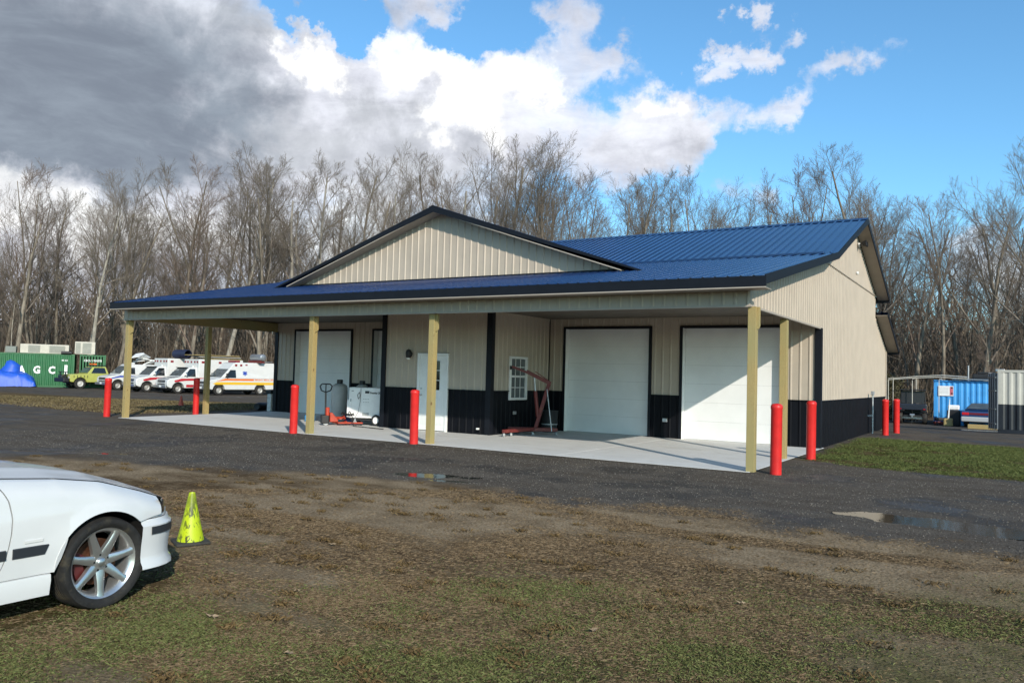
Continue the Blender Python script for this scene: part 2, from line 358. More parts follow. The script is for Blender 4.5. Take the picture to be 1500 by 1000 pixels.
def ground_mat():
    m = bpy.data.materials.new('ground cover'); m.use_nodes = True; t = m.node_tree; q = NB(t); p = t.nodes['Principled BSDF']
    v = q.n('ShaderNodeTexCoord').outputs['Object']
    at = q.n('ShaderNodeAttribute', attribute_name='zone'); s = q.n('ShaderNodeSeparateColor'); t.links.new(at.outputs['Color'], s.inputs[0])
    wet = q.noise(v, .55, 5, .55); fine = q.noise(v, 38, 5, .7); med = q.noise(v, 6, 6, .65); big = q.noise(v, 1.3, 5, .6)
    vo = q.n('ShaderNodeTexVoronoi'); t.links.new(v, vo.inputs['Vector']); vo.inputs['Scale'].default_value = 42.
    mp = q.n('ShaderNodeMapping'); mp.inputs['Scale'].default_value = (.35, 1.6, 1); mp.inputs['Rotation'].default_value = (0, 0, R(-8)); t.links.new(v, mp.inputs[0])
    track = q.noise(mp.outputs[0], 1.1, 5, .6)
    # gravel / millings
    gc = q.mix(q.rng(fine, .3, .72), (.040, .033, .026), (.155, .133, .108))
    gc = q.mix(q.m('MULTIPLY', q.rng(track, .42, .66), .75), gc, q.mix(fine, (.038, .030, .022), (.10, .082, .064)))
    gc = q.mix(q.m('MULTIPLY', q.rng(vo.outputs['Color'], .86, .97), .6), gc, (.17, .16, .15))
    gc = q.mix(q.m('MULTIPLY', q.rng(wet, .50, .60), .6), gc, (.020, .0175, .015)); gc = q.mix(q.m('MULTIPLY', q.rng(big, .55, .68), .35), gc, (.15, .125, .095))
    # soil and thatch
    str_ = q.n('ShaderNodeMapping'); str_.inputs['Scale'].default_value = (1.2, 4.5, 1); str_.inputs['Rotation'].default_value = (0, 0, R(-25)); t.links.new(v, str_.inputs[0]); sn = q.noise(str_.outputs[0], 3.0, 7, .7, .6)
    dc = q.mix(q.rng(med, .32, .68), (.048, .030, .017), (.115, .078, .045))
    dc = q.mix(q.m('MULTIPLY', q.rng(fine, .45, .70), .7), dc, (.20, .145, .085))
    dc = q.mix(q.m('MULTIPLY', q.rng(sn, .50, .66), .55), dc, (.215, .165, .105))
    dc = q.mix(q.m('MULTIPLY', s.outputs[2], q.rng(big, .35, .6, .45, .95)), dc, q.mix(q.rng(fine, .3, .7), (.155, .112, .066), (.36, .275, .18)))
    gg = q.mix(q.rng(med, .3, .7), (.030, .034, .010), (.080, .082, .026))
    dc = q.mix(q.m('MULTIPLY', s.outputs[1], q.rng(big, .30, .62)), dc, gg)
    wc = q.mix(med, (.075, .052, .034), (.17, .125, .085))
    c = q.mix(s.outputs[0], dc, gc); c = q.mix(at.outputs['Alpha'], c, wc)
    t.links.new(c, p.inputs['Base Color'])
    t.links.new(q.m('SUBTRACT', .95, q.m('MULTIPLY', s.outputs[0], q.rng(wet, .52, .66, 0., .45))), p.inputs['Roughness']); t.links.new(q.m('MULTIPLY', s.outputs[0], q.rng(wet, .45, .66, .08, .4)), p.inputs['Specular IOR Level'])
    bn = q.n('ShaderNodeBump'); bn.inputs['Strength'].default_value = .8; bn.inputs['Distance'].default_value = .022
    h = q.m('ADD', q.m('MULTIPLY', med, .6), q.m('ADD', q.m('MULTIPLY', fine, .6), q.m('MULTIPLY', vo.outputs['Distance'], -.35)))
    t.links.new(h, bn.inputs['Height']); t.links.new(bn.outputs[0], p.inputs['Normal']); return m
ground.data.materials.append(ground_mat())
WATER = bpy.data.materials.new('puddle water'); WATER.use_nodes = True
_t = WATER.node_tree; _p = _t.nodes['Principled BSDF']; _p.inputs['Base Color'].default_value = (.022, .018, .013, 1); _p.inputs['Roughness'].default_value = .045
_p.inputs['Specular IOR Level'].default_value = .6; _q = NB(_t); _b = _q.n('ShaderNodeBump'); _b.inputs['Strength'].default_value = .12; _b.inputs['Distance'].default_value = .01
_t.links.new(_q.noise(_q.n('ShaderNodeTexCoord').outputs['Object'], 14, 3), _b.inputs['Height']); _t.links.new(_b.outputs[0], _p.inputs['Normal'])
for i, (px, py, a, b_, sl) in enumerate(PUD):
    mbp = MB(); base = np.median(terrain(px+np.array([-1.7, 1.7, 0, 0])*a, py+np.array([-1.7*sl*a, 1.7*sl*a, -1.9*b_, 1.9*b_])))
    zz = float(base)-(.012 if a > .6 and px > -9 else .018); n = 26
    mbp.V = [(px+1.5*a*cos(2*pi*k/n), py+1.5*b_*sin(2*pi*k/n)+sl*1.5*a*cos(2*pi*k/n), zz) for k in range(n)]; mbp.F = [tuple(range(n))]
    o = mbp.build('puddle', WATER, fix=False); tag(o, kind='structure')

# grass blades (real geometry), one object per kind of cover
def bark_like(name, c1, c2):
    m = bpy.data.materials.new(name); m.use_nodes = True; t = m.node_tree; q = NB(t); p = t.nodes['Principled BSDF']
    at = q.n('ShaderNodeAttribute', attribute_name='tint')
    t.links.new(q.mix(at.outputs['Fac'], c1, c2), p.inputs['Base Color']); p.inputs['Roughness'].default_value = .75; p.inputs['Specular IOR Level'].default_value = .25
    return m
def scatter_blades(name, X, Y, h, wd, lean, m):
    n = len(X); Z = terrain(X, Y)-.004
    a = nr.rand(n)*2*pi; ld_ = nr.rand(n)*2*pi; hh = h*(.5+.9*nr.rand(n)); ww = wd*(.6+.8*nr.rand(n)); lf = lean*(.3+nr.rand(n))*hh
    dx = np.cos(a)*ww; dy = np.sin(a)*ww; lx = np.cos(ld_)*lf; ly = np.sin(ld_)*lf
    P0 = np.stack([X-dx, Y-dy, Z], -1); P1 = np.stack([X+dx, Y+dy, Z], -1)
    zf = 1/(1+.35*lean); P2 = np.stack([X+dx*.6+lx*.45, Y+dy*.6+ly*.45, Z+hh*.75*zf], -1); P3 = P2
    P4 = np.stack([X+lx, Y+ly, Z+hh*zf*(1-.7*nr.rand(n)*min(1, lean*.4))], -1)
    V = np.stack([P0, P1, P2, P3, P4], 1).reshape(-1, 3); k = np.arange(n)[:, None]*5
    F = np.concatenate([k+np.array([[0, 1, 2]]), k+np.array([[0, 2, 4]])])
    me = bpy.data.meshes.new(name); fastmesh(me, V, F)
    at = me.attributes.new('tint', 'FLOAT', 'POINT'); at.data.foreach_set('value', np.repeat(nr.rand(n), 5).astype(np.float32))
    me.materials.append(m); o = bpy.data.objects.new(name, me); COL.objects.link(o); return o
def sample(n, reg):
    x = nr.uniform(reg[0], reg[1], n); y = nr.uniform(reg[2], reg[3], n); return x, y
def in_view(x, y, lo=-2.9, hi=.35):   # keep blades to the ground the picture could see
    r_ = x/np.maximum(y, .1); return (r_ > lo-.3) & (r_ < hi+.12)
GREEN = bark_like('green grass', (.058, .070, .020), (.15, .160, .055)); DRY = bark_like('dry grass', (.098, .066, .036), (.215, .155, .090))
def polar(n, r0, r1, a0=-73, a1=9):
    r = np.sqrt(nr.uniform(r0*r0, r1*r1, n)); a = np.radians(nr.uniform(a0, a1, n)); return r*np.sin(a), r*np.cos(a)
for (n_, ra, rb, hs, ws) in ((520000, 3.0, 6.6, .85, .78), (470000, 6.6, 11.5, .9, 1.1)):
    X, Y = polar(n_, ra, rb); g, gr, ba, wo, la, le = zones(X, Y)
    clump = ss(.36, .62, fbm(X, Y, .42, 55, 3)); keep = (nr.rand(n_) > g*1.05) & (nr.rand(n_) > ba*.90) & (nr.rand(n_) < .5+.5*clump)
    car_ = (np.abs(X+6.05) < .84) & (Y < 3.95); keep &= ~car_ | (nr.rand(n_) < .25)
    X, Y, gr, clump = X[keep], Y[keep], gr[keep], clump[keep]
    isg = nr.rand(len(X)) < gr*(.22+.75*ss(.36, .58, fbm(X, Y, .8, 155, 4)))
    tag(scatter_blades('green_grass', X[isg], Y[isg], .026*hs, .0017*ws, 1.1, GREEN), 'short green grass mixed through the foreground turf', 'grass', kind='stuff')
    d_ = ~isg; tag(scatter_blades('dry_grass', X[d_], Y[d_], .021*hs, .0015*ws, 2.6, DRY), 'dry brown grass and thatch covering the foreground', 'grass', kind='stuff')
# dark tufts
tx, ty = sample(380, (-15, 2.5, 2.5, 9.6)); g, gr, ba, wo, la, le = zones(tx, ty); k_ = (g < .3) & in_view(tx, ty); tx, ty = tx[k_], ty[k_]
sz_ = .022+.05*nr.rand(len(tx)); sz_ = np.repeat(sz_, 60); tx = np.repeat(tx, 60)+nr.randn(len(tx)*60)*sz_*1.3; ty = np.repeat(ty, 60)+nr.randn(len(ty)*60)*sz_*.8
tag(scatter_blades('grass_tufts', tx, ty, .042, .0014, .9, bark_like('olive tuft', (.06, .038, .014), (.16, .105, .045))), 'scattered taller brown tufts in the worn field', 'grass', kind='stuff')
x, y = sample(200000, (-4.6, 3.6, 16.2, 27.6)); g, gr, ba, wo, la, le = zones(x, y); k_ = nr.rand(len(x)) < la*(.15+.85*ss(.35, .6, fbm(x, y, .9, 66)))
tag(scatter_blades('lawn_grass', x[k_], y[k_], .036, .004, 1.1, bark_like('lawn green', (.035, .055, .012), (.125, .14, .04))), 'green lawn strip beside the right end wall', 'grass', kind='stuff')
x, y = sample(60000, (-46, -24.4, 15, 31)); g, gr, ba, wo, la, le = zones(x, y); k_ = nr.rand(len(x)) < le*.8
tag(scatter_blades('field_grass', x[k_], y[k_], .07, .012, .9, bark_like('field straw', (.075, .058, .025), (.20, .155, .075))), 'straw coloured grass strip left of the building', 'grass', kind='stuff')
# loose stones of the gravel
def stones(name, x, y, r, m):
    n = len(x); z = terrain(x, y); t0 = np.array([[1, 0, 0], [-.5, .87, 0], [-.5, -.87, 0], [0, 0, 1.], [0, 0, -1.]])
    rr = r*(.4+nr.rand(n)**2.5*1.6); a = nr.rand(n)*6.28; c, s_ = np.cos(a), np.sin(a)
    T = t0[None]*(.7+.6*nr.rand(n, 5, 1)); VX = T[..., 0]*c[:, None]-T[..., 1]*s_[:, None]; VY = T[..., 0]*s_[:, None]+T[..., 1]*c[:, None]
    V = np.stack([x[:, None]+VX*rr[:, None], y[:, None]+VY*rr[:, None], z[:, None]+.2*rr[:, None]+T[..., 2]*rr[:, None]*.7], -1).reshape(-1, 3)
    f = np.array([[0, 1, 3], [1, 2, 3], [2, 0, 3], [1, 0, 4], [2, 1, 4], [0, 2, 4]]); F = (np.arange(n)[:, None, None]*5+f[None]).reshape(-1, 3)
    me = bpy.data.meshes.new(name); fastmesh(me, V, F)
    at = me.attributes.new('tint', 'FLOAT', 'POINT'); at.data.foreach_set('value', np.repeat(nr.rand(n)**2, 5).astype(np.float32))
    me.materials.append(m); o = bpy.data.objects.new(name, me); COL.objects.link(o); return o
x, y = sample(110000, (-20, 3, 8.2, 20)); g, gr, ba, wo, la, le = zones(x, y)
k_ = (nr.rand(len(x)) < g) & ((y < 14.3) | (x > -3.6)) & in_view(x, y); x, y = x[k_], y[k_]
tag(stones('gravel', x, y, .0062, bark_like('gravel stone', (.045, .038, .032), (.26, .235, .20))), 'loose dark gravel covering the drive', 'gravel', kind='stuff')

# concrete slab
def concrete_mat():
    m = bpy.data.materials.new('broom finished concrete'); m.use_nodes = True; t = m.node_tree; q = NB(t); p = t.nodes['Principled BSDF']
    v = q.n('ShaderNodeTexCoord').outputs['Object']
    mp = q.n('ShaderNodeMapping'); mp.inputs['Scale'].default_value = (.5, 1.5, 1); t.links.new(v, mp.inputs[0])
    c = q.mix(q.noise(v, 1.4, 7, .62, .5), (.50, .50, .48), (.68, .675, .65))
    c = q.mix(q.m('MULTIPLY', q.rng(q.noise(mp.outputs[0], 1.7, 7, .65, .8), .55, .72), .5), c, (.40, .37, .31))
    c = q.mix(q.m('MULTIPLY', q.rng(q.noise(mp.outputs[0], 5.5, 7, .7, 1.2), .60, .72), .5), c, (.22, .205, .18))
    t.links.new(c, p.inputs['Base Color']); p.inputs['Roughness'].default_value = .8
    bn = q.n('ShaderNodeBump'); bn.inputs['Strength'].default_value = .15; t.links.new(q.noise(v, 90, 4), bn.inputs['Height']); bn.inputs['Distance'].default_value = .003
    t.links.new(bn.outputs[0], p.inputs['Normal']); return m
CONC = concrete_mat()
slab = empty('concrete_slab'); tag(slab, kind='structure')
def left_x(y): return -22.95-.55*(y-14.45)/6.55
xs = [-23.2, -19.3, -15.45, -11.7, -7.85, -3.92]
for ci in range(5):
    for (ya, yb) in ((14.45, 17.75), (17.762, 21.3)):
        xa, xb = xs[ci]+(.006 if ci else 0), xs[ci+1]-(.006 if ci < 4 else 0)
        V = [(left_x(ya) if ci == 0 else xa, ya, 0), (xb-(.0 if ci < 4 else 0), ya, 0), (xb, yb, 0), (left_x(yb) if ci == 0 else xa, yb, 0)]
        mb = MB(); mb.V = [(a, b_, -.14) for a, b_, _ in V]+[(a, b_, .032) for a, b_, _ in V]
        mb.F = [(3, 2, 1, 0), (4, 5, 6, 7), (0, 1, 5, 4), (1, 2, 6, 5), (2, 3, 7, 6), (3, 0, 4, 7)]
        mb.build('slab_bay', CONC, slab, bev=.006)
SZ = .032

# ------------------------------------------------------------------ the building
XL, XR, YF, YW, YB, YR, YK = -23.5, -3.98, 14.5, 21.0, 17.82, 30.6, 33.55
HH, HC = 3.0, 3.34            # underside of header, porch ceiling
EY, EZ = 14.02, 3.47          # eave of the porch roof
BZ = 4.87                     # roof height at the break (Y=21)
RY, RZ = 25.8, 6.58           # ridge
LXE = lambda y: -22.88-.62*min(1., max(0., (y-14.02)/6.98))      # the porch narrows slightly towards its front left corner
def porch_z(y): return EZ+(BZ-EZ)*(y-EY)/(YW-EY)
bar = empty('pole_barn', (0, 0, 0), 0, 'long tan steel pole barn with blue metal roof, front gable and open porch', 'building')
RIB = .2286; PAN = RIB*4
def prof_breaks(t0, t1, rh, extra=()):
    s_ = set([t0, t1]); k = math.floor(t0/RIB)-1
    while k*RIB < t1+RIB:
        c = k*RIB+RIB/2
        for d in (-.034, -.013, .013, .034):
            if t0 < c+d < t1: s_.add(c+d)
        k += 1
    for e in extra:
        if t0 < e < t1: s_.add(e)
    return sorted(s_)
def prof_h(t, rh):
    c = (math.floor(t/RIB))*RIB+RIB/2; d = abs(t-c)
    return rh if d < .0135 else (0 if d > .0335 else rh*(.034-d)/.021)
def sheet(name, m, O, T, U, N, t0, t1, lo, hi, parent, rh=.019, extra=(), pan=PAN):
    """ribbed steel sheets PAN wide; O origin, T across, U along the ribs, N outward; lo/hi numbers or functions of t"""
    O, T, U, N = Vector(O), Vector(T), Vector(U).normalized(), Vector(N)
    lf = lo if callable(lo) else (lambda t: lo); hf = hi if callable(hi) else (lambda t: hi)
    k0 = math.floor(t0/pan+1e-6); out = []
    for k in range(k0, math.ceil(t1/pan-1e-6)):
        a, c = max(t0, k*pan), min(t1, (k+1)*pan)
        if c-a < .01: continue
        ts = prof_breaks(a, c, rh, extra); mb = MB()
        for t in ts:
            h = prof_h(t, rh); p = O+T*t+N*(h+.004*((k % 2) if 0 else 0)); l_, h_ = lf(t), hf(t); h_ = max(h_, l_+.0005)
            mb.V += [tuple(p+U*l_), tuple(p+U*h_)]
        for i in range(len(ts)-1): mb.F.append((2*i, 2*i+2, 2*i+3, 2*i+1))
        o = raw(name, mb.V, mb.F, m, parent); out.append(o)
    return out
Zu = (0, 0, 1); WZ = 1.20
# end walls (X = XR faces +X, X = XL faces -X).  t runs along Y
def end_top(y):
    if y <= YW: return porch_z(y)-.10
    if y <= RY: return BZ+(RZ-BZ)*(y-YW)/(RY-YW)-.10
    if y <= YR: return RZ-(RZ-BZ)*(y-RY)/(YR-RY)-.10
    return 4.02-(y-YR)*(4.02-2.98)/(YK-YR)
for X, T, N, sg in ((XR, (0, 1, 0), (1, 0, 0), 1), (XL, (0, 1, 0), (-1, 0, 0), -1)):
    for (a, c, lo_, m, nm) in ((YF, YW, HH, TAN, 'wall_panel'), ):
        if sg > 0: sheet(nm, m, (X, 0, 0), T, Zu, N, a, c, lo_, end_top, bar)
        else: sheet(nm, m, (-22.92+.0888*14.5, 0, 0), (-.0888, 1, 0), Zu, N, a, c, lo_, end_top, bar)
    sheet('wall_panel', TAN, (X, 0, 0), T, Zu, N, YW, YR, WZ, lambda y: min(end_top(y), 4.74), bar, extra=(21.0,))
    sheet('wall_panel', TAN, (X, 0, 0), T, Zu, N, YR, YK, WZ, end_top, bar)
    sheet('gable_panel', TAN, (X, 0, 0), T, Zu, N, YW+.02, YR-.02, 4.76, end_top, bar, extra=(RY,))
    sheet('wainscot_panel', BLK, (X, 0, 0), T, Zu, N, YW, YK, -.25, WZ-.01, bar)
    B('drip_flashing', X+sg*.002, X+sg*.034, YW+.12, YK-.1, WZ-.012, WZ+.012, TRIM, bar)
    B('seam_flashing', X+sg*.002, X+sg*.036, YW+.5, YR-.05, 4.735, 4.765, TAN, bar)
# back wall and back of the shed
sheet('wall_panel', TAN, (0, YK, 0), (1, 0, 0), Zu, (0, 1, 0), XL, XR, WZ, 2.98, bar)
sheet('wainscot_panel', BLK, (0, YK, 0), (1, 0, 0), Zu, (0, 1, 0), XL, XR, -.25, WZ-.01, bar)
sheet('wall_panel', TAN, (0, YR, 0), (1, 0, 0), Zu, (0, 1, 0), XL, XR, 4.0, 4.75, bar)
# main front wall: openings for the overhead doors
DOORS = [(-22.42, -19.70), (-18.62, -15.75), (-11.13, -8.52), (-7.53, -4.93)]
DT = 3.045
def front_wall(x0, x1, Y, nrm=(0, -1, 0)):
    seg = []; cur = x0
    for a, c in DOORS:
        if a >= x1 or c <= x0: continue
        seg.append((cur, a-.09)); cur = c+.09
        sheet('wall_panel', TAN, (0, Y, 0), (1, 0, 0), Zu, nrm, a-.09, c+.09, DT+.02, HC, bar)
    seg.append((cur, x1))
    for a, c in seg:
        if c-a > .03:
            sheet('wall_panel', TAN, (0, Y, 0), (1, 0, 0), Zu, nrm, a, c, WZ, HC, bar)
            sheet('wainscot_panel', BLK, (0, Y, 0), (1, 0, 0), Zu, nrm, a, c, -.05, WZ-.01, bar)
            B('drip_flashing', a, c, Y-.034, Y-.003, WZ-.012, WZ+.010, BLK, bar)
front_wall(XL, -15.45, YW); front_wall(-11.70, XR, YW)
# office bump
BX0, BX1 = -15.45, -11.70
EDX0, EDX1 = -14.11, -13.10
for a, c in ((BX0, EDX0-.03), (EDX1+.03, BX1)):
    sheet('wall_panel', TAN, (0, YB, 0), (1, 0, 0), Zu, (0, -1, 0), a, c, WZ, HC, bar)
    sheet('wainscot_panel', BLK, (0, YB, 0), (1, 0, 0), Zu, (0, -1, 0), a, c, 0, WZ-.01, bar)
    B('drip_flashing', a, c, YB-.034, YB-.003, WZ-.012, WZ+.010, BLK, bar)
sheet('wall_panel', TAN, (0, YB, 0), (1, 0, 0), Zu, (0, -1, 0), EDX0-.03, EDX1+.03, 2.2, HC, bar)
WY0, WY1, WZ0, WZ1 = 18.74, 19.66, .95, 2.16
for X, N, win in ((BX1, (1, 0, 0), True), (BX0, (-1, 0, 0), False)):
    if win:
        sheet('wall_panel', TAN, (X, 0, 0), (0, 1, 0), Zu, N, WY0, WY1, WZ1, HC, bar)
        sheet('wainscot_panel', BLK, (X, 0, 0), (0, 1, 0), Zu, N, WY0, WY1, 0, WZ0, bar)
        rr = ((YB, WY0), (WY1, YW-.03))
    else: rr = ((YB, YW-.03),)
    for a, c in rr:
        sheet('wall_panel', TAN, (X, 0, 0), (0, 1, 0), Zu, N, a, c, WZ, HC, bar)
        sheet('wainscot_panel', BLK, (X, 0, 0), (0, 1, 0), Zu, N, a, c, 0, WZ-.01, bar)
        B('drip_flashing', X+min(0, N[0]*.034)+(.003 if N[0] > 0 else 0), X+max(0, N[0]*.034), a, c, WZ-.012, WZ+.010, BLK, bar)
# black corner trims
def corner(x, y, sx_, sy, z0, z1, w_=.125, m=TRIM):
    mb = MB(); a = .038
    mb.box(min(x+sx_*a, x-sx_*w_), max(x+sx_*a, x-sx_*w_), min(y+sy*a, y+sy*.004), max(y+sy*a, y+sy*.004), z0, z1)
    mb.box(min(x+sx_*.004, x+sx_*(a-.001)), max(x+sx_*.004, x+sx_*(a-.001)), min(y+sy*(a-.002), y-sy*w_), max(y+sy*(a-.002), y-sy*w_), z0, z1)
    mb.build('corner_trim', m, bar)
corner(BX0, YB, -1, -1, .02, HC); corner(BX1, YB, 1, -1, .02, HC)
corner(XR, YW, 1, -1, -.2, HH+.02); corner(XL, YW, -1, -1, -.2, HH+.02)
corner(XR, YK, 1, 1, -.3, 2.95, m=TAN); corner(XL, YK, -1, 1, -.3, 2.95, m=TAN)
B('inner_corner_seam', BX1+.02, BX1+.034, YW-.036, YW-.022, 0.05, HC, TRIM, bar)
# header beams clad in siding
sheet('header_panel', TAN, (0, YF, 0), (1, 0, 0), Zu, (0, -1, 0), -22.95, XR+.02, HH+.03, porch_z(YF)-.1, bar)
B('header_trim', -22.95, XR+.05, YF-.035, YF+.03, HH-.012, HH+.03, SOFF, bar)
B('header_trim', XR-.02, XR+.035, YF+.03, YW-.14, HH-.012, HH+.025, SOFF, bar)
B('header_beam', -22.9, XR-.02, YF+.031, YF+.07, HH, HC+.2, WOOD, bar)
B('header_beam', -22.9, XR-.02, YF+.17, YF+.21, HH+.01, HC+.2, WOOD, bar)
B('header_beam', XR-.07, XR-.03, YF+.22, YW-.05, HH+.01, HC+.2, WOOD, bar)
MB().beam((-22.86, YF+.22, HH+.17), (-23.42, YW-.05, HH+.17), .04, .32).build('header_beam', WOOD, bar)
CEIL = mat('brown porch ceiling', (.11, .09, .07), .7, 0, .2, 3)
# porch ceiling boards
nb_ = 22
for i in range(nb_):
    a = -22.9+(XR+22.85)*i/nb_; c = -22.9+(XR+22.85)*(i+1)/nb_-.004
    B('ceiling_panel', a, c, YF+.22, YW-.04, HC, HC+.012, CEIL, bar)
# timber posts
def post(x, y, ztop=HH, cleat=None, s=.15):
    o = B('timber_post', x-s/2, x+s/2, y-s/2, y+s/2, SZ-.01, ztop-.005, WOOD, bar, bev=.006)
    if cleat:
        mb = MB(); mb.prism([(0, 0), (.09, .06), (.09, .4), (0, .4)], -.02, .02)
        mb.V = [(x+s/2+q[0]+.022, y+q[1]-.03, ztop-.41+q[2]) for q in mb.V]; mb.build('post_cleat', WOOD, bar)
for x, y in ((-22.85, 14.62), (-15.0, 14.60), (-11.2, 14.62), (-3.93, 14.6)): post(x, y, cleat=True)
post(-23.3, 17.83); post(-4.06, 17.55)

# ---- roofs
def roof(name, x0, x1, y0, z0, y1, z1, nz=1, xf0=None, xf1=None):
    """ribbed roofing between (y0,z0) low edge and (y1,z1) high edge"""
    U = Vector((0, y1-y0, z1-z0)); Ln = U.length; U /= Ln; N = Vector((1, 0, 0)).cross(U); N = N if N.z > 0 else -N
    return sheet(name, NAVY, (0, y0, z0), (1, 0, 0), U, N, x0, x1, 0, Ln, bar, rh=.030)
RX0, RX1 = XL-.02, XR+.42
GXc, GP, GS, GYf = -13.48, 6.20, .3335, 17.42     # front gable: centre, ridge height, slope, front edge
Uy = Vector((0, YW-EY, BZ-EZ)); Ul = Uy.length; Uy /= Ul
def cutp(t):  # porch roof is stopped at the front gable's eave line (y where gable wall stands)
    return Ul
half = lambda z: (GP-z)/GS
# porch roof, left of, right of and in front of the gable; behind the gable wall it is cut along the valley
def valley_len(x):   # distance up the slope at which the gable roof crosses the porch roof
    z = GP-GS*abs(x-GXc); k = (BZ-EZ)/(YW-EY); y = EY+(z-EZ)/k
    return min(Ul, max((GYf+.35-EY)/Uy.y, 0)) if y > GYf+.35 and z > porch_z(GYf+.35) else Ul
Nn = Vector((1, 0, 0)).cross(Uy); Nn = Nn if Nn.z > 0 else -Nn
hw0 = half(porch_z(GYf+.4))
sheet('roof_panel', NAVY, (0, EY, EZ), (1, 0, 0), Uy, Nn, RX0, RX1, (lambda t: 0. if t > LXE(EY) else Ul*min(1., (LXE(EY)-t)/.62)), lambda t: ((GYf+.42-EY)/Uy.y if abs(t-GXc) < half(BZ) else (Ul if abs(t-GXc) >= hw0 else min(Ul, (EY+(GP-GS*abs(t-GXc)-EZ)/((BZ-EZ)/(YW-EY))-EY)/Uy.y*1.0+.0 if True else Ul))) if False else Ul, bar, rh=.030)
roof('roof_panel', RX0, RX1, YW+.0, BZ+.012, RY, RZ+.012)
U2 = Vector((0, YR+.38-RY, -(RZ-BZ)*(YR+.38-RY)/(YR-RY)))
roof('roof_panel', RX0, RX1, RY, RZ+.012, YR+.38, RZ+.012+U2.z)
roof('shed_roof_panel', RX0, RX1, YR+.02, 4.18, YK+.38, 4.18-(YK+.36-YR)*.354)
mb = MB(); mb.grid([[(RX0, RY-.17, RZ-.03), (RX1, RY-.17, RZ-.03)], [(RX0, RY, RZ+.055), (RX1, RY, RZ+.055)], [(RX0, RY+.17, RZ-.03), (RX1, RY+.17, RZ-.03)]]); mb.build('ridge_cap', NAVY, bar)
B('break_flashing', -9.5, RX1-.35, YW-.08, YW+.10, BZ, BZ+.055, NAVY, bar, .01); B('break_flashing', -23.3, -17.6, YW-.08, YW+.10, BZ, BZ+.055, NAVY, bar, .01)
# fascia at the porch eave, gutter line, soffit
B('eave_fascia', LXE(EY)-.03, RX1+.01, EY-.03, EY-.004, EZ-.175, EZ+.012, TRIM, bar)
B('eave_trim', LXE(EY)-.03, RX1+.012, EY-.040, EY-.031, EZ-.198, EZ-.178, SOFF, bar)
B('eave_soffit', LXE(EY)+.0, RX1-.02, EY-.002, YF-.02, EZ-.190, EZ-.178, SOFF, bar)
B('eave_fascia', RX0, RX1, YR+.385, YR+.41, RZ+U2.z-.2, RZ+U2.z+.01, TRIM, bar)
B('eave_fascia', RX0, RX1, YK+.385, YK+.41, 4.18-(YK+.36-YR)*.354-.2, 4.18-(YK+.36-YR)*.354+.01, TRIM, bar)
def rake(X, pts, sg, nm='rake'):
    out = X
    for (y0, z0), (y1, z1) in zip(pts[:-1], pts[1:]):
        V = []; th = .14
        xi, xo = out-sg*.022, out
        k0 = (LXE(y0)-LXE(YW)) if sg < 0 and y0 < YW-.1 else 0.
        for x in (xi, xo): V += [(x+k0, y0, z0+.035), (x, y1, z1+.035), (x, y1, z1-th), (x+k0, y0, z0-th)]
        mb = MB(); mb.V = V; mb.F = [(0, 1, 2, 3), (7, 6, 5, 4), (0, 4, 5, 1), (1, 5, 6, 2), (2, 6, 7, 3), (3, 7, 4, 0)]; mb.build('rake_fascia', TRIM, bar)
        w0 = XR+.03 if sg > 0 else XL-.03; xs0, xs1 = sorted((w0, out-sg*.024))
        if xs1-xs0 > .05:
            mb = MB(); mb.V = [(x, y, z-th+.03+d) for d in (0, .01) for (x, y, z) in ((xs0, y0, z0), (xs1, y0, z0), (xs1, y1, z1), (xs0, y1, z1))]
            mb.F = [(0, 1, 2, 3), (7, 6, 5, 4), (0, 4, 5, 1), (1, 5, 6, 2), (2, 6, 7, 3), (3, 7, 4, 0)]; mb.build('rake_soffit', SOFF, bar)
for X, sg in ((RX1, 1), (RX0-.02, -1)):
    rake(X, [(EY-.02, EZ), (YW, BZ), (RY, RZ), (YR+.4, RZ+U2.z)], sg)
    rake(X, [(YR+.02, 4.18), (YK+.4, 4.18-(YK+.38-YR)*.354)], sg)
# front gable (roof, wall, rake boards)
EHW = half(porch_z(GYf))+.04
for s_ in (-1, 1):
    yb_ = RY-(RZ-GP)*(RY-YW)/(RZ-BZ)
    def P(dx, y): return Vector((GXc+s_*dx, y, GP-GS*dx+.03))
    # gable roofing: strips running down the slope, clipped by the valleys
    ys = np.arange(GYf, yb_, PAN)
    for y0 in ys:
        mb = MB(); tb = prof_breaks(y0, min(y0+PAN, yb_), .02)
        for y in tb:
            if y < YW: zz = porch_z(y)-.01
            else: zz = BZ+(RZ-BZ)*(y-YW)/(RY-YW)-.01
            d_ = max(.02, half(zz)+.02); h = prof_h(y, .02)
            a = P(0, y); c = P(d_, y); mb.V += [(a.x, a.y, a.z+h), (c.x, c.y, c.z+h)]
        for i in range(len(tb)-1): mb.F.append((2*i, 2*i+1, 2*i+3, 2*i+2))
        raw('gable_roof_panel', mb.V, mb.F, NAVY, bar)
    th = .2
    for (ya, yb2, m, za, zb, nm) in ((GYf-.025, GYf, TRIM, .045, -.135, 'gable_fascia'), (GYf-.012, YB+.02, SOFF, -.10, -.125, 'gable_soffit')):
        e = EHW+.05 if nm == 'gable_fascia' else half(porch_z(YB))-.25
        V = []
        for y in (ya+(.002 if nm != 'gable_fascia' else 0), yb2):
            V += [(GXc, y, GP+za), (GXc+s_*e, y, GP-GS*e+za), (GXc+s_*e, y, max(GP-GS*e+zb, porch_z(y)-.02) if nm == 'gable_fascia' else GP-GS*e+zb), (GXc, y, GP+zb)]
        mb = MB(); mb.V = V; mb.F = [(0, 1, 2, 3), (7, 6, 5, 4), (0, 4, 5, 1), (1, 5, 6, 2), (2, 6, 7, 3), (3, 7, 4, 0)]; mb.build(nm, m, bar)
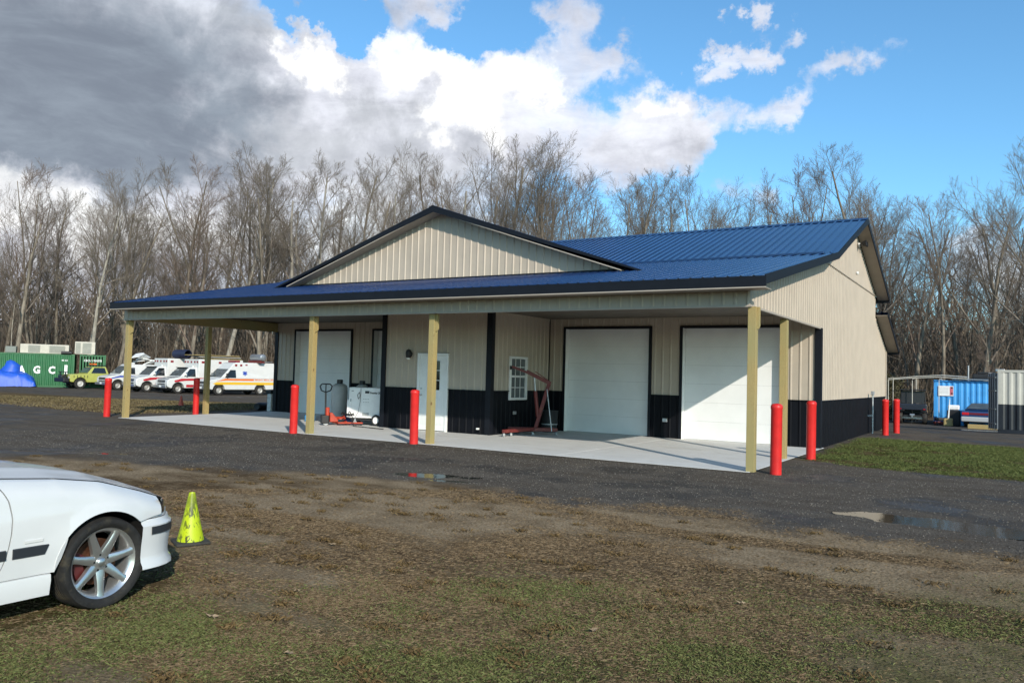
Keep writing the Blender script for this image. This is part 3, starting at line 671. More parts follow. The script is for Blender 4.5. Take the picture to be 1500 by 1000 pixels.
hb = half(porch_z(YB)+.12)
sheet('gable_panel', TAN, (0, YB, 0), (1, 0, 0), Zu, (0, -1, 0), GXc-hb, GXc+hb, porch_z(YB)+.045, lambda t: GP-GS*abs(t-GXc)-.09, bar, extra=(GXc,))
B('gable_base_flashing', GXc-hb-.1, GXc+hb+.1, YB-.06, YB-.022, porch_z(YB)-.01, porch_z(YB)+.05, TRIM, bar)
V = [(GXc-.13, GYf-.03, GP+.01), (GXc, GYf-.03, GP+.055), (GXc+.13, GYf-.03, GP+.01)]
mb = MB(); mb.grid([V, [(x, 24.6, z) for x, y, z in V]]); mb.build('gable_ridge_cap', NAVY, bar)

# ---- overhead doors
for i, (a, c) in enumerate(DOORS):
    yd = YW+.19
    gd = bpy.data.objects.new('garage_door', None); COL.objects.link(gd); gd.parent = bar
    n = 6; hz = (DT-SZ)/n
    for k in range(n):
        mb = MB(); z0 = SZ+k*hz+.0015; z1 = SZ+(k+1)*hz-.0012
        mb.box(a+.0, c-.0, yd, yd+.04, z0, z1)
        for q_ in (.30, .68): mb.box(a+.02, c-.02, yd-.0018, yd-.0005, z0+hz*q_, z0+hz*q_+.006)
        mb.build('door_section', DOORW, gd, bev=.002)
    B('bottom_seal', a, c, yd-.004, yd+.03, SZ-.01, SZ+.006, BLACK, gd)
    for xx in (a-.085, c+.005):
        B('jamb_trim', xx, xx+.08, YW-.042, YW+.19, 0, DT+.0, TRIM, bar)
    B('jamb_liner', a-.004, a+.0, YW-.03, yd-.001, SZ, DT-.003, WHITE, bar); B('jamb_liner', c+.0, c+.004, YW-.03, yd-.001, SZ, DT-.003, WHITE, bar)
    B('head_trim', a-.085, c+.085, YW-.042, YW+.19, DT+.001, DT+.06, TRIM, bar)
B('room_backing', XL+.1, XR-.1, YW+.3, YW+.34, -.05, 3.3, BLACK, bar)
# ---- entry door with nine panes
ed = bpy.data.objects.new('entry_door', None); COL.objects.link(ed); ed.parent = bar
mb = MB(); z1 = 2.19
mb.box(EDX0-.03, EDX0+.045, YB-.05, YB+.06, SZ, z1).box(EDX1-.045, EDX1+.03, YB-.05, YB+.06, SZ, z1).box(EDX0+.045, EDX1-.045, YB-.05, YB+.06, z1-.07, z1)
mb.build('door_frame', WHITE, ed, bev=.004)
gx0, gx1, gz0, gz1 = -13.80, -13.35, 1.16, 1.99
dl, dr = EDX0+.05, EDX1-.05
mb = MB(); mb.box(dl, gx0, YB-.02, YB+.02, SZ+.02, z1-.075).box(gx1, dr, YB-.02, YB+.02, SZ+.02, z1-.075).box(gx0, gx1, YB-.02, YB+.02, SZ+.02, gz0).box(gx0, gx1, YB-.02, YB+.02, gz1, z1-.075)
for x in (dl+.1, (dl+dr)/2+.04):
    mb.box(x, x+.33, YB-.03, YB-.021, .22, .95)
mb.build('door_leaf', WHITE, ed, bev=.003)
for ci in range(3):
    for ri in range(3):
        x = gx0+ci*(gx1-gx0)/3; z = gz0+ri*(gz1-gz0)/3
        B('pane', x+.008, x+(gx1-gx0)/3-.008, YB-.004, YB+.004, z+.008, z+(gz1-gz0)/3-.008, GLASS, ed)
mb = MB()
for k in range(4):
    x = gx0+k*(gx1-gx0)/3; mb.box(x-.009, x+.009, YB-.026, YB-.006, gz0, gz1)
    z = gz0+k*(gz1-gz0)/3; mb.box(gx0, gx1, YB-.0255, YB-.0065, z-.009, z+.009)
mb.build('muntins', WHITE, ed)
mb = MB(); mb.lathe([(0, .028), (-.03, .012), (-.05, .03), (-.075, .03), (-.085, 0)], 14, 'y', (dl+.07, YB-.02, 1.02)); mb.build('door_knob', BARE, ed, True)
mb = MB(); mb.lathe([(0, .03), (-.02, .028), (-.025, 0)], 14, 'y', (dl+.07, YB-.02, 1.2)); mb.build('deadbolt', BARE, ed, True)
# ---- window on the side of the office
wd_ = bpy.data.objects.new('window', None); COL.objects.link(wd_); wd_.parent = bar
X = BX1; fw_ = .065; zm = (WZ0+WZ1)/2+.05
mb = MB(); mb.box(X-.04, X+.055, WY0, WY0+fw_, WZ0, WZ1).box(X-.04, X+.055, WY1-fw_, WY1, WZ0, WZ1).box(X-.04, X+.055, WY0+fw_, WY1-fw_, WZ1-fw_, WZ1).box(X-.04, X+.062, WY0+fw_, WY1-fw_, WZ0, WZ0+fw_).box(X-.03, X+.045, WY0+fw_, WY1-fw_, zm-.03, zm+.03)
mb.build('window_frame', WHITE, wd_, bev=.004)
for (za, zb) in ((WZ0+fw_, zm-.03), (zm+.03, WZ1-fw_)):
    for j in range(3):
        for k in range(2):
            y = WY0+fw_+j*(WY1-WY0-2*fw_)/3; z = za+k*(zb-za)/2
            B('pane', X-.003, X+.003, y+.005, y+(WY1-WY0-2*fw_)/3-.005, z+.005, z+(zb-za)/2-.005, WGLASS, wd_)
    mb = MB()
    for j in (1, 2): y = WY0+fw_+j*(WY1-WY0-2*fw_)/3; mb.box(X+.004, X+.016, y-.008, y+.008, za, zb)
    mb.box(X+.0045, X+.0155, WY0+fw_, WY1-fw_, (za+zb)/2-.008, (za+zb)/2+.008); mb.build('muntins', WHITE, wd_)
# ---- small fittings
wl = bpy.data.objects.new('wall_lamp', None); COL.objects.link(wl); wl.parent = bar; wl.location = (-14.42, YB-.02, 2.15)
MB().lathe([(0, .075), (-.03, .075), (-.05, .05), (-.05, 0)], 16, 'y').build('back_plate', BLACK, wl, True)
MB().lathe([(-.13, .05), (-.10, .075), (.03, .085), (.10, .06), (.13, .0)], 16, 'z', (0, -.09, .02)).build('lamp_hood', BLACK, wl, True)
MB().lathe([(-.17, .0), (-.165, .045), (-.13, .058), (-.10, .05)], 16, 'z', (0, -.09, .02)).build('lamp_lens', mat('frosted lens', (.75, .74, .7), .4), wl, True)
for x, y, z, n in ((-8.0, YW-.05, .80, 0), (-7.98, YW-.0, 0, 1)):
    if n == 0:
        mb = MB().box(x-.07, x+.07, YW-.07, YW-.022, .47, .57); mb.build('outlet_cover', STEEL, bar, bev=.008)
B('outlet_cover', BX1+.022, BX1+.06, 18.95, 19.10, .55, .64, STEEL, bar, bev=.008)
B('hose_bib', -12.06, -11.99, YB-.09, YB-.02, .16, .21, WHITE, bar, bev=.01)
# twin flood lamp on the gable
fl = bpy.data.objects.new('flood_lamp', None); COL.objects.link(fl); fl.parent = bar; fl.location = (XR+.03, 26.6, 5.95)
MB().lathe([(0, .07), (.04, .07), (.05, 0)], 14, 'x').build('mount', WHITE, fl, True)
for s_ in (-1, 1):
    MB().cyl((.05, s_*.02, 0), (.14, s_*.10, .04), .018).build('arm', BLACK, fl)
    MB().lathe([(0, .03), (.05, .05), (.13, .085), (.15, .085), (.15, 0)], 16, 'x', (.10, s_*.15, .03)).build('lamp_head', BLACK, fl, True)
MB().lathe([(0, .05), (.05, .05), (.06, 0)], 12, 'x', (XR+.02, 26.4, 5.05)).build('vent_cap', WHITE, bar, True)
# bottom board along the end wall
B('skirt_board', XR+.002, XR+.03, YW+.2, YK, -.35, -.0, WOOD, bar)

# ------------------------------------------------------------------ bollards
def bollard():
    e = empty('bollard')
    MB().lathe([(0, .098), (1.12, .098), (1.135, .104), (1.165, .104), (1.19, .095), (1.21, .07), (1.218, 0)], 28, 'z').build('sleeve', RED, e, True)
    return e
BP = [(-23.58, 14.47, 'red bollard at the far left corner of the porch, left of the first post'), (-23.45, 17.55, 'red bollard beside the second post on the left side of the slab'),
      (-15.32, 14.35, 'red bollard just left of the post in front of the pallet jack'), (-11.46, 14.36, 'red bollard just left of the post before the entry door'),
      (-3.47, 14.50, 'largest red bollard, in gravel just right of the front corner post'), (-3.56, 17.9, 'red bollard by the black corner trim where the right end wall starts'),
      (-3.38, 28.56, 'red bollard right beside the grey pole at the back of the end wall'), (-3.22, 30.12, 'farthest red bollard behind the building, nearest the black utility vehicle')]
b0 = bollard()
for i, (x, y, lb) in enumerate(BP):
    o = b0 if i == 0 else copy_tree(b0)
    o.location = (x, y, max(gz(x, y), -.1)-.01 if not (x < -5 and 14.3 < y) else 0.0); o.rotation_euler = (rnd.uniform(-.006, .006), rnd.uniform(-.006, .006), rnd.random()*6)
    tag(o, lb, 'bollard', 'red bollards around the building')
    if i: o.scale = (1, 1, 1.03 if i < 6 else .96)
# grey pole standing by the end wall
e = empty('utility_pole', (-3.82, 28.95, gz(-3.82, 28.95)), 0, 'slim galvanised pole standing against the end wall beside two bollards', 'pole')
MB().cyl((0, 0, -.05), (0, 0, 1.32), .03).build('pipe', STEEL, e, True); B('box', -.05, .05, -.06, .04, 1.28, 1.40, STEEL, e, .008); B('bracket', -.16, .0, -.03, .03, .55, .62, STEEL, e, .006)

# ------------------------------------------------------------------ wheels and vehicles
RIMS = mat('alloy rim', (.62, .62, .61), .28, .85, .05, 10)
RIMG = mat('steel rim', (.42, .41, .38), .5, .4, .2, 10, dirt=(.2, .16, .11), dirtscale=6)
def tyre_mesh(r, rr, wdt, parent, n=48, m=RUBBER, tread=True):
    h = wdt/2; c = r-rr
    prof = [(-h*.8, rr), (-h*.97, rr+c*.35), (-h, rr+c*.6), (-h*.9, r-.012), (-h*.72, r), (h*.72, r), (h*.9, r-.012), (h, rr+c*.6), (h*.97, rr+c*.35), (h*.8, rr)]
    return MB().lathe(prof, n, 'x', closed=True).build('tyre', m, parent, True)
def simple_wheel(parent, x, y, z, r=.38, wdt=.24, side=1, rim=RIMG):
    wh = bpy.data.objects.new('wheel', None); COL.objects.link(wh); wh.parent = parent; wh.location = (x, y, z); wh.rotation_euler = (0, 0, 0 if side > 0 else pi)
    tyre_mesh(r, r*.56, wdt, wh, 28)
    MB().lathe([(wdt*.44, r*.57), (wdt*.3, r*.5), (wdt*.12, r*.34), (wdt*.34, r*.26), (wdt*.40, r*.1), (wdt*.40, 0)], 24, 'x').build('rim', rim, wh, True)
    return wh
def arch(y0, r, z0, n=10, zc=0.):   # arc points from front to back over the wheel at y0
    a0 = math.asin(min(1, (z0-zc)/r)); return [(y0+r*cos(a0+(pi-2*a0)*i/n), zc+r*sin(a0+(pi-2*a0)*i/n)) for i in range(n+1)]
def decal(parent, name, m, pts, fx, off=.006, th=.003):
    """flat print on a side: pts (y,z) -> x = fx(z)+off"""
    sgn = 1 if fx(0.5) > 0 else -1
    V = [(fx(z)+sgn*off, y, z) for y, z in pts]+[(fx(z)+sgn*(off+th), y, z) for y, z in pts]; n = len(pts)
    mb = MB(); mb.V = V; mb.F = [tuple(range(n)), tuple(range(2*n-1, n-1, -1))]+[(i, (i+1) % n, n+(i+1) % n, n+i) for i in range(n)]
    return mb.build(name, m, parent)
LAMPR = mat('maroon marker lamp', (.22, .012, .02), .25); LAMPC = mat('clear lamp', (.6, .6, .58), .15); ORANGE = mat('orange stripe', (.75, .17, .03), .4); YELL = mat('yellow stripe', (.72, .43, .03), .4)
REDS = mat('red stripe', (.42, .015, .025), .4); BLUES = mat('blue stripe', (.02, .06, .36), .4); GRILLE = mat('dark grille', (.03, .031, .033), .4, .3); BUMP = mat('dull chrome bumper', (.42, .42, .41), .3, .8, .1, 8)
def tx_side(x, y, z): return Matrix.Translation((x, y, z)) @ Matrix(((0, 0, -1, 0), (-1, 0, 0, 0), (0, 1, 0, 0), (0, 0, 0, 1)))   # reads from -X side, text runs towards -Y
def van(loc, rz, label, kind, cat, group=None):
    """full size van; +y is forward, origin under the front axle"""
    e = empty('ambulance' if kind != 'plain' else 'parked_van', loc, rz, label, cat, group)
    W = 1.0; zb = 1.28; boxk = kind == 'box'; body = VANW
    yr = -1.55 if boxk else -4.75
    lo_ = [(.86, .52), (.90, .80), (.84, 1.05), (.60, 1.16), (-.12, 1.28), (yr, zb), (yr, .45)]
    if not boxk: lo_ += [(p[0], p[1]) for p in reversed(arch(-3.5, .50, .42, 10, .38))]
    lo_ += [(p[0], p[1]) for p in reversed(arch(0, .50, .42, 10, .38))]
    lo_ += [(.62, .42)]
    MB().prism(lo_, -W, W).build('lower_body', body, e, bev=.05)
    top = 2.06 if kind == 'box' else (2.52 if kind == 'high' else 2.15)
    def hw(z):
        return W-.16*max(0, (z-zb))/.85 if z < 2.1 else W-.155
    wf = lambda z: hw(z)
    if kind == 'high': prof = [(-.10, zb+.002), (-.86, 2.02), (-1.25, 2.45), (-1.5, top), (yr, top), (yr, zb+.002)]
    else: prof = [(-.10, zb+.002), (-.86, 2.02), (-1.05, top), (yr, top), (yr, zb+.002)]
    mb = MB()
    for s_ in (-1, 1):
        for (y, z) in prof: mb.V.append((s_*hw(z), y, z))
    n = len(prof); mb.F = [tuple(range(n)), tuple(range(2*n-1, n-1, -1))]+[(i, (i+1) % n, n+(i+1) % n, n+i) for i in range(n)]
    bevel(mb.build('cab', body, e), .04)
    # glazing
    V = [(-.90, -.20, zb+.06), (.90, -.20, zb+.06), (.80, -.80, 1.97), (-.80, -.80, 1.97)]
    MB().add([(x, y+.035, z+.03) for x, y, z in V]+[(x, y+.02, z+.015) for x, y, z in V], [(0, 1, 2, 3), (7, 6, 5, 4), (0, 4, 5, 1), (1, 5, 6, 2), (2, 6, 7, 3), (3, 7, 4, 0)]).build('windshield', WGLASS, e)
    for s_ in (-1, 1):
        decal(e, 'side_window', GLASS, [(-.42, zb+.05), (-.93, 1.93), (-1.38, 1.93), (-1.38, zb+.05)], lambda z: s_*hw(z), .004)
        MB().box(min(s_*1.02, s_*1.2), max(s_*1.02, s_*1.2), -.62, -.52, 1.36, 1.66).build('mirror', BLACK if kind == 'high' else CHROME, e, bev=.02)
        simple_wheel(e, s_*.84, 0, .38, .38, .24, s_); simple_wheel(e, s_*.84, -3.5, .38, .38, .24, s_)
        MB().box(s_*.62, s_*.92, .83, .885, .80, 1.0).build('headlight', LAMPC, e, bev=.01) if s_ > 0 else MB().box(-.92, -.62, .83, .885, .80, 1.0).build('headlight', LAMPC, e, bev=.01)
    B('grille', -.60, .60, .84, .895, .66, 1.03, GRILLE, e, .02); B('bumper_shadow_gap', -.9, .9, .80, .87, .62, .70, BLACK, e)
    if label.startswith('white box ambulance with red stripe beside'): MB().add([(-.80, .74, 1.115), (.80, .74, 1.115), (.86, -.10, 1.29), (-.86, -.10, 1.29), (-.80, .74, 1.125), (.80, .74, 1.125), (.86, -.10, 1.30), (-.86, -.10, 1.30)], [(3, 2, 1, 0), (4, 5, 6, 7), (0, 1, 5, 4), (1, 2, 6, 5), (2, 3, 7, 6), (3, 0, 4, 7)]).build('dark_hood', mat('navy hood', (.01, .014, .03), .3), e)
    for k in range(3): B('grille_bar', -.58, .58, .896, .91, .74+k*.09, .765+k*.09, BUMP, e)
    B('bumper', -1.0, 1.0, .88, 1.04, .42, .64, BUMP, e, .03); B('rear_bumper', -.95, .95, -4.95 if not boxk else -5.6, -4.76 if not boxk else -5.42, .45, .6, BUMP, e, .03)
    B('number_plate', -.32, .0, 1.045, 1.055, .48, .62, WHITE, e)
    B('chassis', -.7, .7, -4.6, .6, .28, .44, BLACK, e)
    if boxk:
        MB().box(-1.16, 1.16, -5.35, -1.50, .62, 2.72).build('rear_box', body, e, bev=.05)
        B('box_skirt', -1.12, 1.12, -5.3, -1.6, .40, .618, STEEL, e)
        for x in (-.95, -.55, .0, .55, .95): B('marker_lamp', x-.09, x+.09, -1.498, -1.47, 2.42, 2.56, LAMPR, e)
        for s_ in (-1, 1):
            for y in (-1.85, -3.3, -4.9): MB().box(min(s_*1.162, s_*1.18), max(s_*1.162, s_*1.18), y-.12, y+.12, 2.4, 2.56).build('marker_lamp', LAMPR, e)
            fx = lambda z: s_*1.16
            decal(e, 'stripe', REDS, [(-1.52, 1.02), (-1.52, 1.24), (-5.3, 1.24), (-5.3, 1.02)], fx)
            decal(e, 'box_window', GLASS, [(-3.7, 1.6), (-3.7, 2.0), (-4.4, 2.0), (-4.4, 1.6)], fx)
            decal(e, 'stripe', REDS, [(.35, 1.00), (-.2, 1.16), (-1.48, 1.20), (-1.48, 1.02), (-.55, 1.0), (.30, .88)], lambda z: s_*1.0)
            decal(e, 'lower_stripe', REDS, [(-.62, .50), (-.62, .70), (-1.50, .70), (-1.50, .50)], lambda z: s_*1.0)
        B('light_bar', -.55, .55, -1.46, -1.30, 2.06, 2.2, LAMPC, e, .02)
        B('visor', -.86, .86, -.80, -.66, 2.0, 2.05, BLACK, e, .01)
    if kind == 'high':
        for s_ in (-1, 1):
            fx = lambda z: s_*hw(z)
            decal(e, 'orange_stripe', ORANGE, [(.25, 1.06), (-.45, 1.26), (-2.9, 1.26), (-2.9, 1.12), (-.6, 1.12)], lambda z: s_*1.0)
            decal(e, 'yellow_stripe', YELL, [(.55, .88), (.2, 1.0), (-4.74, 1.0), (-4.74, .80), (.3, .80)], lambda z: s_*1.0)
            for y in (-1.32, -1.75, -2.2): decal(e, 'marker_lamp', LAMPR, [(y, 2.22), (y, 2.38), (y-.18, 2.38), (y-.18, 2.22)], fx, .006, .02)
            decal(e, 'marker_lamp', LAMPR, [(-4.35, 2.16), (-4.35, 2.3), (-4.55, 2.3), (-4.55, 2.16)], fx, .006, .02)
            for k in range(3):
                a = k*pi/3; c_, s2 = cos(a), sin(a); y0, z0 = -2.15, 1.70; hw_, hl = .05, .20
                pts = [(y0+c_*hw_-s2*hl, z0+s2*hw_+c_*hl), (y0-c_*hw_-s2*hl, z0-s2*hw_+c_*hl), (y0-c_*hw_+s2*hl, z0-s2*hw_-c_*hl), (y0+c_*hw_+s2*hl, z0+s2*hw_-c_*hl)]
                decal(e, 'star_bar', BLUES, pts, fx, .006+k*.0035)
            decal(e, 'emblem', BLUES, [(-4.0, 1.6), (-4.05, 1.72), (-4.25, 1.72), (-4.28, 1.6), (-4.15, 1.52)], fx)
            decal(e, 'seam', GREYP, [(-1.4, .5), (-1.4, 2.0), (-1.412, 2.0), (-1.412, .5)], fx, .002)
        text('lettering', 'EMERGENCY  MEDICAL  SERVICE', .17, tx_side(-1.006, -3.9, 1.19), ORANGE, e, .004, .002, .75)
        B('light_bar', -.6, .6, -1.9, -1.55, 2.525, 2.66, LAMPR, e, .03)
    if kind == 'plain':
        for s_ in (-1, 1): decal(e, 'stripe', BLUES, [(.55, 1.0), (-.15, 1.2), (-4.7, 1.2), (-4.7, 1.08), (-.1, 1.06), (.5, .93)], lambda z: s_*1.0)
        B('light_bar', -.6, .6, -1.5, -1.2, 2.155, 2.30, LAMPC, e, .03)
    return e
HV = math.atan2(.151, -.974)   # heading: local +y -> (-.151,-.974)
HV = math.atan2(-(-.151), -.974)
Zp = lambda x, y: gz(x, y)
GA = 'retired ambulances parked in a row on the left'
van((-51.6, 40.0, Zp(-51.6, 40)), HV, 'white high roof van ambulance with orange and yellow side stripes and a blue star', 'high', 'ambulance', GA)
van((-55.5, 39.3, Zp(-55.5, 39.3)), HV, 'white box ambulance with red stripe beside the orange and yellow striped van', 'box', 'ambulance', GA)
van((-58.7, 38.8, Zp(-58.7, 38.8)), HV, 'white box ambulance with red stripe next to the blue striped white van', 'box', 'ambulance', GA)
van((-63.4, 39.3, Zp(-63.4, 39.3)), HV, 'white low roof van with a blue side stripe between the yellow truck and the ambulances', 'plain', 'van')
# yellow brush truck
def brush_truck(loc, rz):
    e = empty('brush_truck', loc, rz, 'lime yellow brush truck with heavy black front guard beside the green container', 'truck')
    LY = mat('lime yellow paint', (.40, .41, .10), .35, 0, .08, 3, coat=.3)
    lo_ = [(.80, .60), (.82, 1.12), (.70, 1.20), (-.55, 1.27), (-2.3, 1.27), (-2.3, .55)]+[p for p in reversed(arch(0, .54, .55, 10, .42))]+[(.60, .55)]
    MB().prism(lo_, -.98, .98).build('lower_body', LY, e, bev=.04)
    pr = [(-.55, 1.275), (-1.05, 1.86), (-2.1, 1.88), (-2.3, 1.275)]; mb = MB()
    for s_ in (-1, 1):
        for (y, z) in pr: mb.V.append((s_*(.95-.2*(z-1.27)/.6), y, z))
    mb.F = [(0, 1, 2, 3), (7, 6, 5, 4), (0, 1, 5, 4), (1, 2, 6, 5), (2, 3, 7, 6), (3, 0, 4, 7)]; mb.build('cab', LY, e, bev=.03)
    V = [(-.82, -.58, 1.34), (.82, -.58, 1.34), (.70, -1.0, 1.80), (-.70, -1.0, 1.80)]
    MB().add([(x, y+.03, z+.02) for x, y, z in V]+[(x, y+.01, z+.0) for x, y, z in V], [(0, 1, 2, 3), (7, 6, 5, 4), (0, 4, 5, 1), (1, 5, 6, 2), (2, 6, 7, 3), (3, 7, 4, 0)]).build('windshield', WGLASS, e)
    for s_ in (-1, 1):
        decal(e, 'side_window', GLASS, [(-.85, 1.32), (-1.15, 1.80), (-2.0, 1.80), (-2.1, 1.32)], lambda z: s_*(.95-.2*(z-1.27)/.6), .005)
        simple_wheel(e, s_*.82, 0, .44, .44, .30, s_, mat('worn white rim', (.5, .49, .46), .5)); simple_wheel(e, s_*.82, -3.5, .44, .44, .30, s_, MATS['worn white rim'])
        for k in range(5): decal(e, 'checker', BLACK, [(.55-k*.27, .92), (.55-k*.27, 1.14), (.50-k*.27, 1.14), (.50-k*.27, .92)], lambda z: s_*.98)
        B('guard_post', s_*.55-.04, s_*.55+.04, 1.0, 1.08, .7, 1.42, BLACK, e)
        B('headlight', s_*.7-.12, s_*.7+.12, .825, .86, .85, 1.05, LAMPC, e)
    MB().box(-1.02, 1.02, .90, 1.35, .55, .90).build('front_bumper', BLACK, e, bev=.05)
    B('winch', -.4, .4, 1.0, 1.28, .91, 1.10, GRILLE, e, .03); B('guard_rail', -.95, .95, 1.0, 1.07, 1.36, 1.42, BLACK, e); B('guard_rail', -.95, .95, 1.0, 1.07, 1.12, 1.17, BLACK, e)
    B('chassis', -.6, .6, -4.6, .8, .45, .6, BLACK, e); B('flatbed', -1.0, 1.0, -5.0, -2.38, .85, 1.25, LY, e, .03); B('roof_rack', -.7, .7, -2.1, -1.05, 1.95, 2.02, BLACK, e)
    B('light_bar', -.5, .5, -1.45, -1.2, 2.03, 2.16, ORANGE, e, .02)
    return e
brush_truck((-67.3, 38.4, Zp(-67.3, 38.4)), HV)

# ------------------------------------------------------------------ containers
def container(name, L_, W_, H_, m, loc, rz, label, low=None, lowz=None, doors='end', m2=None, split=12):
    """shipping container: origin at front-left bottom corner, long side along +x facing -y"""
    e = empty(name, loc, rz, label, 'container')
    fr = .12
    def corr(nm, P0, T, N, t0, t1, z0, z1, mm, pitch=.28, d=.036):
        T = Vector(T); N = Vector(N); P0 = Vector(P0); mb = MB(); t = t0; pts = []
        while t < t1-.001:
            for (f, h) in ((0, 0), (.25, 0), (.5, -d), (.75, -d)):
                tt = t+f*pitch
                if tt < t1: pts.append((tt, h))
            t += pitch
        pts.append((t1, 0))
        for tt, h in pts:
            p = P0+T*tt+N*h; mb.V += [(p.x, p.y, z0), (p.x, p.y, z1)]
        for i in range(len(pts)-1): mb.F.append((2*i, 2*i+2, 2*i+3, 2*i+1))
        raw(nm, mb.V, mb.F, mm, e)
    def sides(z0, z1, mm, nm):
        n = max(1, round((L_-2*fr)/1.12)); st = (L_-2*fr)/n
        for k in range(n):
            a, c = fr+k*st, fr+(k+1)*st
            corr(nm, (0, .015, 0), (1, 0, 0), (0, -1, 0), a, c, z0, z1, mm)
        corr(nm, (0, W_-.015, 0), (1, 0, 0), (0, 1, 0), fr, L_-fr, z0, z1, mm)
    if low:
        sides(.16, lowz, low, 'lower_side_panel'); sides(lowz, H_-.1, m, 'side_panel')
    else: sides(.16, H_-.1, m, 'side_panel')
    corr('end_panel', (L_-.02, 0, 0), (0, 1, 0), (1, 0, 0), fr, W_-fr, .16, H_-.1, m)
    B('roof_sheet', .03, L_-.03, .03, W_-.03, H_-.05, H_-.02, m, e)
    for x in (0, L_-fr):
        for y in (0, W_-fr): B('corner_post', x, x+fr, y, y+fr, .12, H_-.12, m, e) if not low else (B('corner_post', x, x+fr, y, y+fr, lowz, H_-.12, m, e), B('corner_post', x, x+fr, y, y+fr, .12, lowz, low, e))
    for y in (0, W_-.08): B('side_rail', .0, L_, y, y+.08, 0, .155, low or m, e); B('top_rail', fr, L_-fr, y+.01, y+.07, H_-.11, H_-.01, m, e)
    for x in (0, L_-.08): B('end_rail', x, x+.08, .081, W_-.081, H_-.13, H_-.01, m, e); B('end_rail', x, x+.08, .081, W_-.081, 0, .155, m, e)
    for x in (0, L_-.18):
        for y in (0, W_-.16):
            B('corner_casting', x-.004, x+.184, y-.004, y+.164, H_-.118, H_+.004, m, e)
    for k in range(2):
        a = fr+k*(W_-2*fr)/2; c = a+(W_-2*fr)/2-.01
        if doors == 'end' or (doors == 'open' and k == 1):
            B('door_leaf', .03, .06, a, c, .16, H_-.13, m2 or m, e)
            for q_ in (.3, .75): MB().cyl((.0, a+(c-a)*q_, .12), (.0, a+(c-a)*q_, H_-.14), .02).build('lock_rod', STEEL, e)
    return e
GRN = mat('green container paint', (.012, .112, .036), .45, 0, .12, 1.5, dirt=(.10, .09, .05), dirtscale=1.4, dirtlo=.62, dirthi=.85)
BLU = mat('blue container paint', (.05, .30, .66), .5, 0, .10, 1.2, dirt=(.10, .24, .42), dirtscale=2, dirtlo=.6, dirthi=.85)
CRM = mat('cream container paint', (.42, .41, .365), .5, 0, .06, 1.5)
DRKB = mat('container black base', (.010, .012, .018), .4, 0, .2, 2)
rz1 = math.atan2(.835, .55)
c1x, c1y = -69.75, 39.6
cz = Zp(c1x, c1y)
g1 = container('shipping_container', 12.2, 2.44, 2.9, GRN, (c1x-.55*12.2, c1y-.835*12.2, cz), rz1, 'long green shipping container with white letters A G C behind the blue tarp')
for ch, xx in (('A', 8.24), ('G', 9.37), ('C', 10.5)): text('letter', ch, .86, Matrix.Translation((xx, -.02, 1.45)) @ Matrix.Rotation(pi/2, 4, 'X'), WHITE, g1, .035, .004, .85)
B('white_placard', 11.45, 11.68, -.02, -.012, 1.1, 1.95, WHITE, g1); text('marking', '45 G1', .2, Matrix.Translation((11.45, -.02, 2.35)) @ Matrix.Rotation(pi/2, 4, 'X'), WHITE, g1, .004, .003)
g2 = container('shipping_container', 6.1, 2.44, 2.9, GRN, (c1x+.46*1.0-.3+.888*.0+2.44*.46+.3, c1y+.888*1.0+2.44*.888, cz), rz1+pi/2+pi, 'green shipping container seen end on with small white serial number', doors='none')
g2.rotation_euler = (0, 0, math.atan2(.46, -.888)); g2.location = (c1x+.51*2.45, c1y+.86*2.45, cz); g2.scale = (1, .84, 1)
g2.rotation_euler = (0, 0, math.atan2(.51, -.86))
text('serial_number', 'CBCU 1930378', .26, Matrix.Translation((-.012, 1.22, 2.38)) @ Matrix.Rotation(-pi/2, 4, 'Z') @ Matrix.Rotation(pi/2, 4, 'X'), WHITE, g2, .004, .003)
nw = 8
for k in range(nw):
    a = .13+k*(2.44-.26)/nw; B('end_rib', -.004, .03, a, a+(2.44-.26)/nw*.55, .16, 2.76, GRN, g2)
wx, wy = -.36, 38.4; wz_ = Zp(wx, wy)
g3 = container('shipping_container', 6.1, 2.44, 2.59, CRM, (wx, wy, wz_), -.02, 'cream shipping container with a black painted lower half at the right edge', DRKB, 1.18, 'open')
lf = MB().box(0, .04, 0, 1.15, .15, 2.45).build('door_leaf', mat('grey door leaf', (.10, .115, .135), .5, 0, .2, 3), g3); lf.location = (-.02, -.02, 0); lf.rotation_euler = (0, 0, R(17))
for y in (.18, .45, .75, 1.0):
    o = MB().cyl((-.03, y, .12), (-.03, y, 2.48), .022).build('lock_rod', STEEL, g3); o.location = lf.location; o.rotation_euler = lf.rotation_euler
for z in (.35, .95, 1.7, 2.25):
    o = MB().box(-.05, -.005, .05, 1.1, z, z+.035).build('rod_bracket', STEEL, g3); o.location = lf.location; o.rotation_euler = lf.rotation_euler
B('vent_cover', 1.05, 1.17, -.03, -.0, 2.15, 2.38, CRM, g3, .01)
bx_, by_ = -3.58, 51.3
g4 = container('shipping_container', 6.1, 2.44, 2.5, BLU, (bx_, by_, Zp(bx_, by_)), -.02, 'bright blue shipping container with a white paper sign behind the parked dark blue car', m2=mat('dark navy paint', (.015, .03, .06), .5))
B('paper_sign', .22, .98, -.034, -.026, 1.62, 2.18, WHITE, g4); B('sign_red_edge', .80, .96, -.037, -.0345, 1.66, 2.14, mat('faded red print', (.5, .12, .14), .6), g4)
for z in (1.72, 2.04): B('sign_mark', .86, .95, -.041, -.0375, z, z+.08, BLACK, g4)
for k in range(5): B('printed_line', .30, .72, -.037, -.0345, 1.75+k*.08, 1.765+k*.08, GREYP, g4)
B('silver_awning', .9, 6.0, -.22, .3, 2.53, 2.60, BARE, g4, .02)

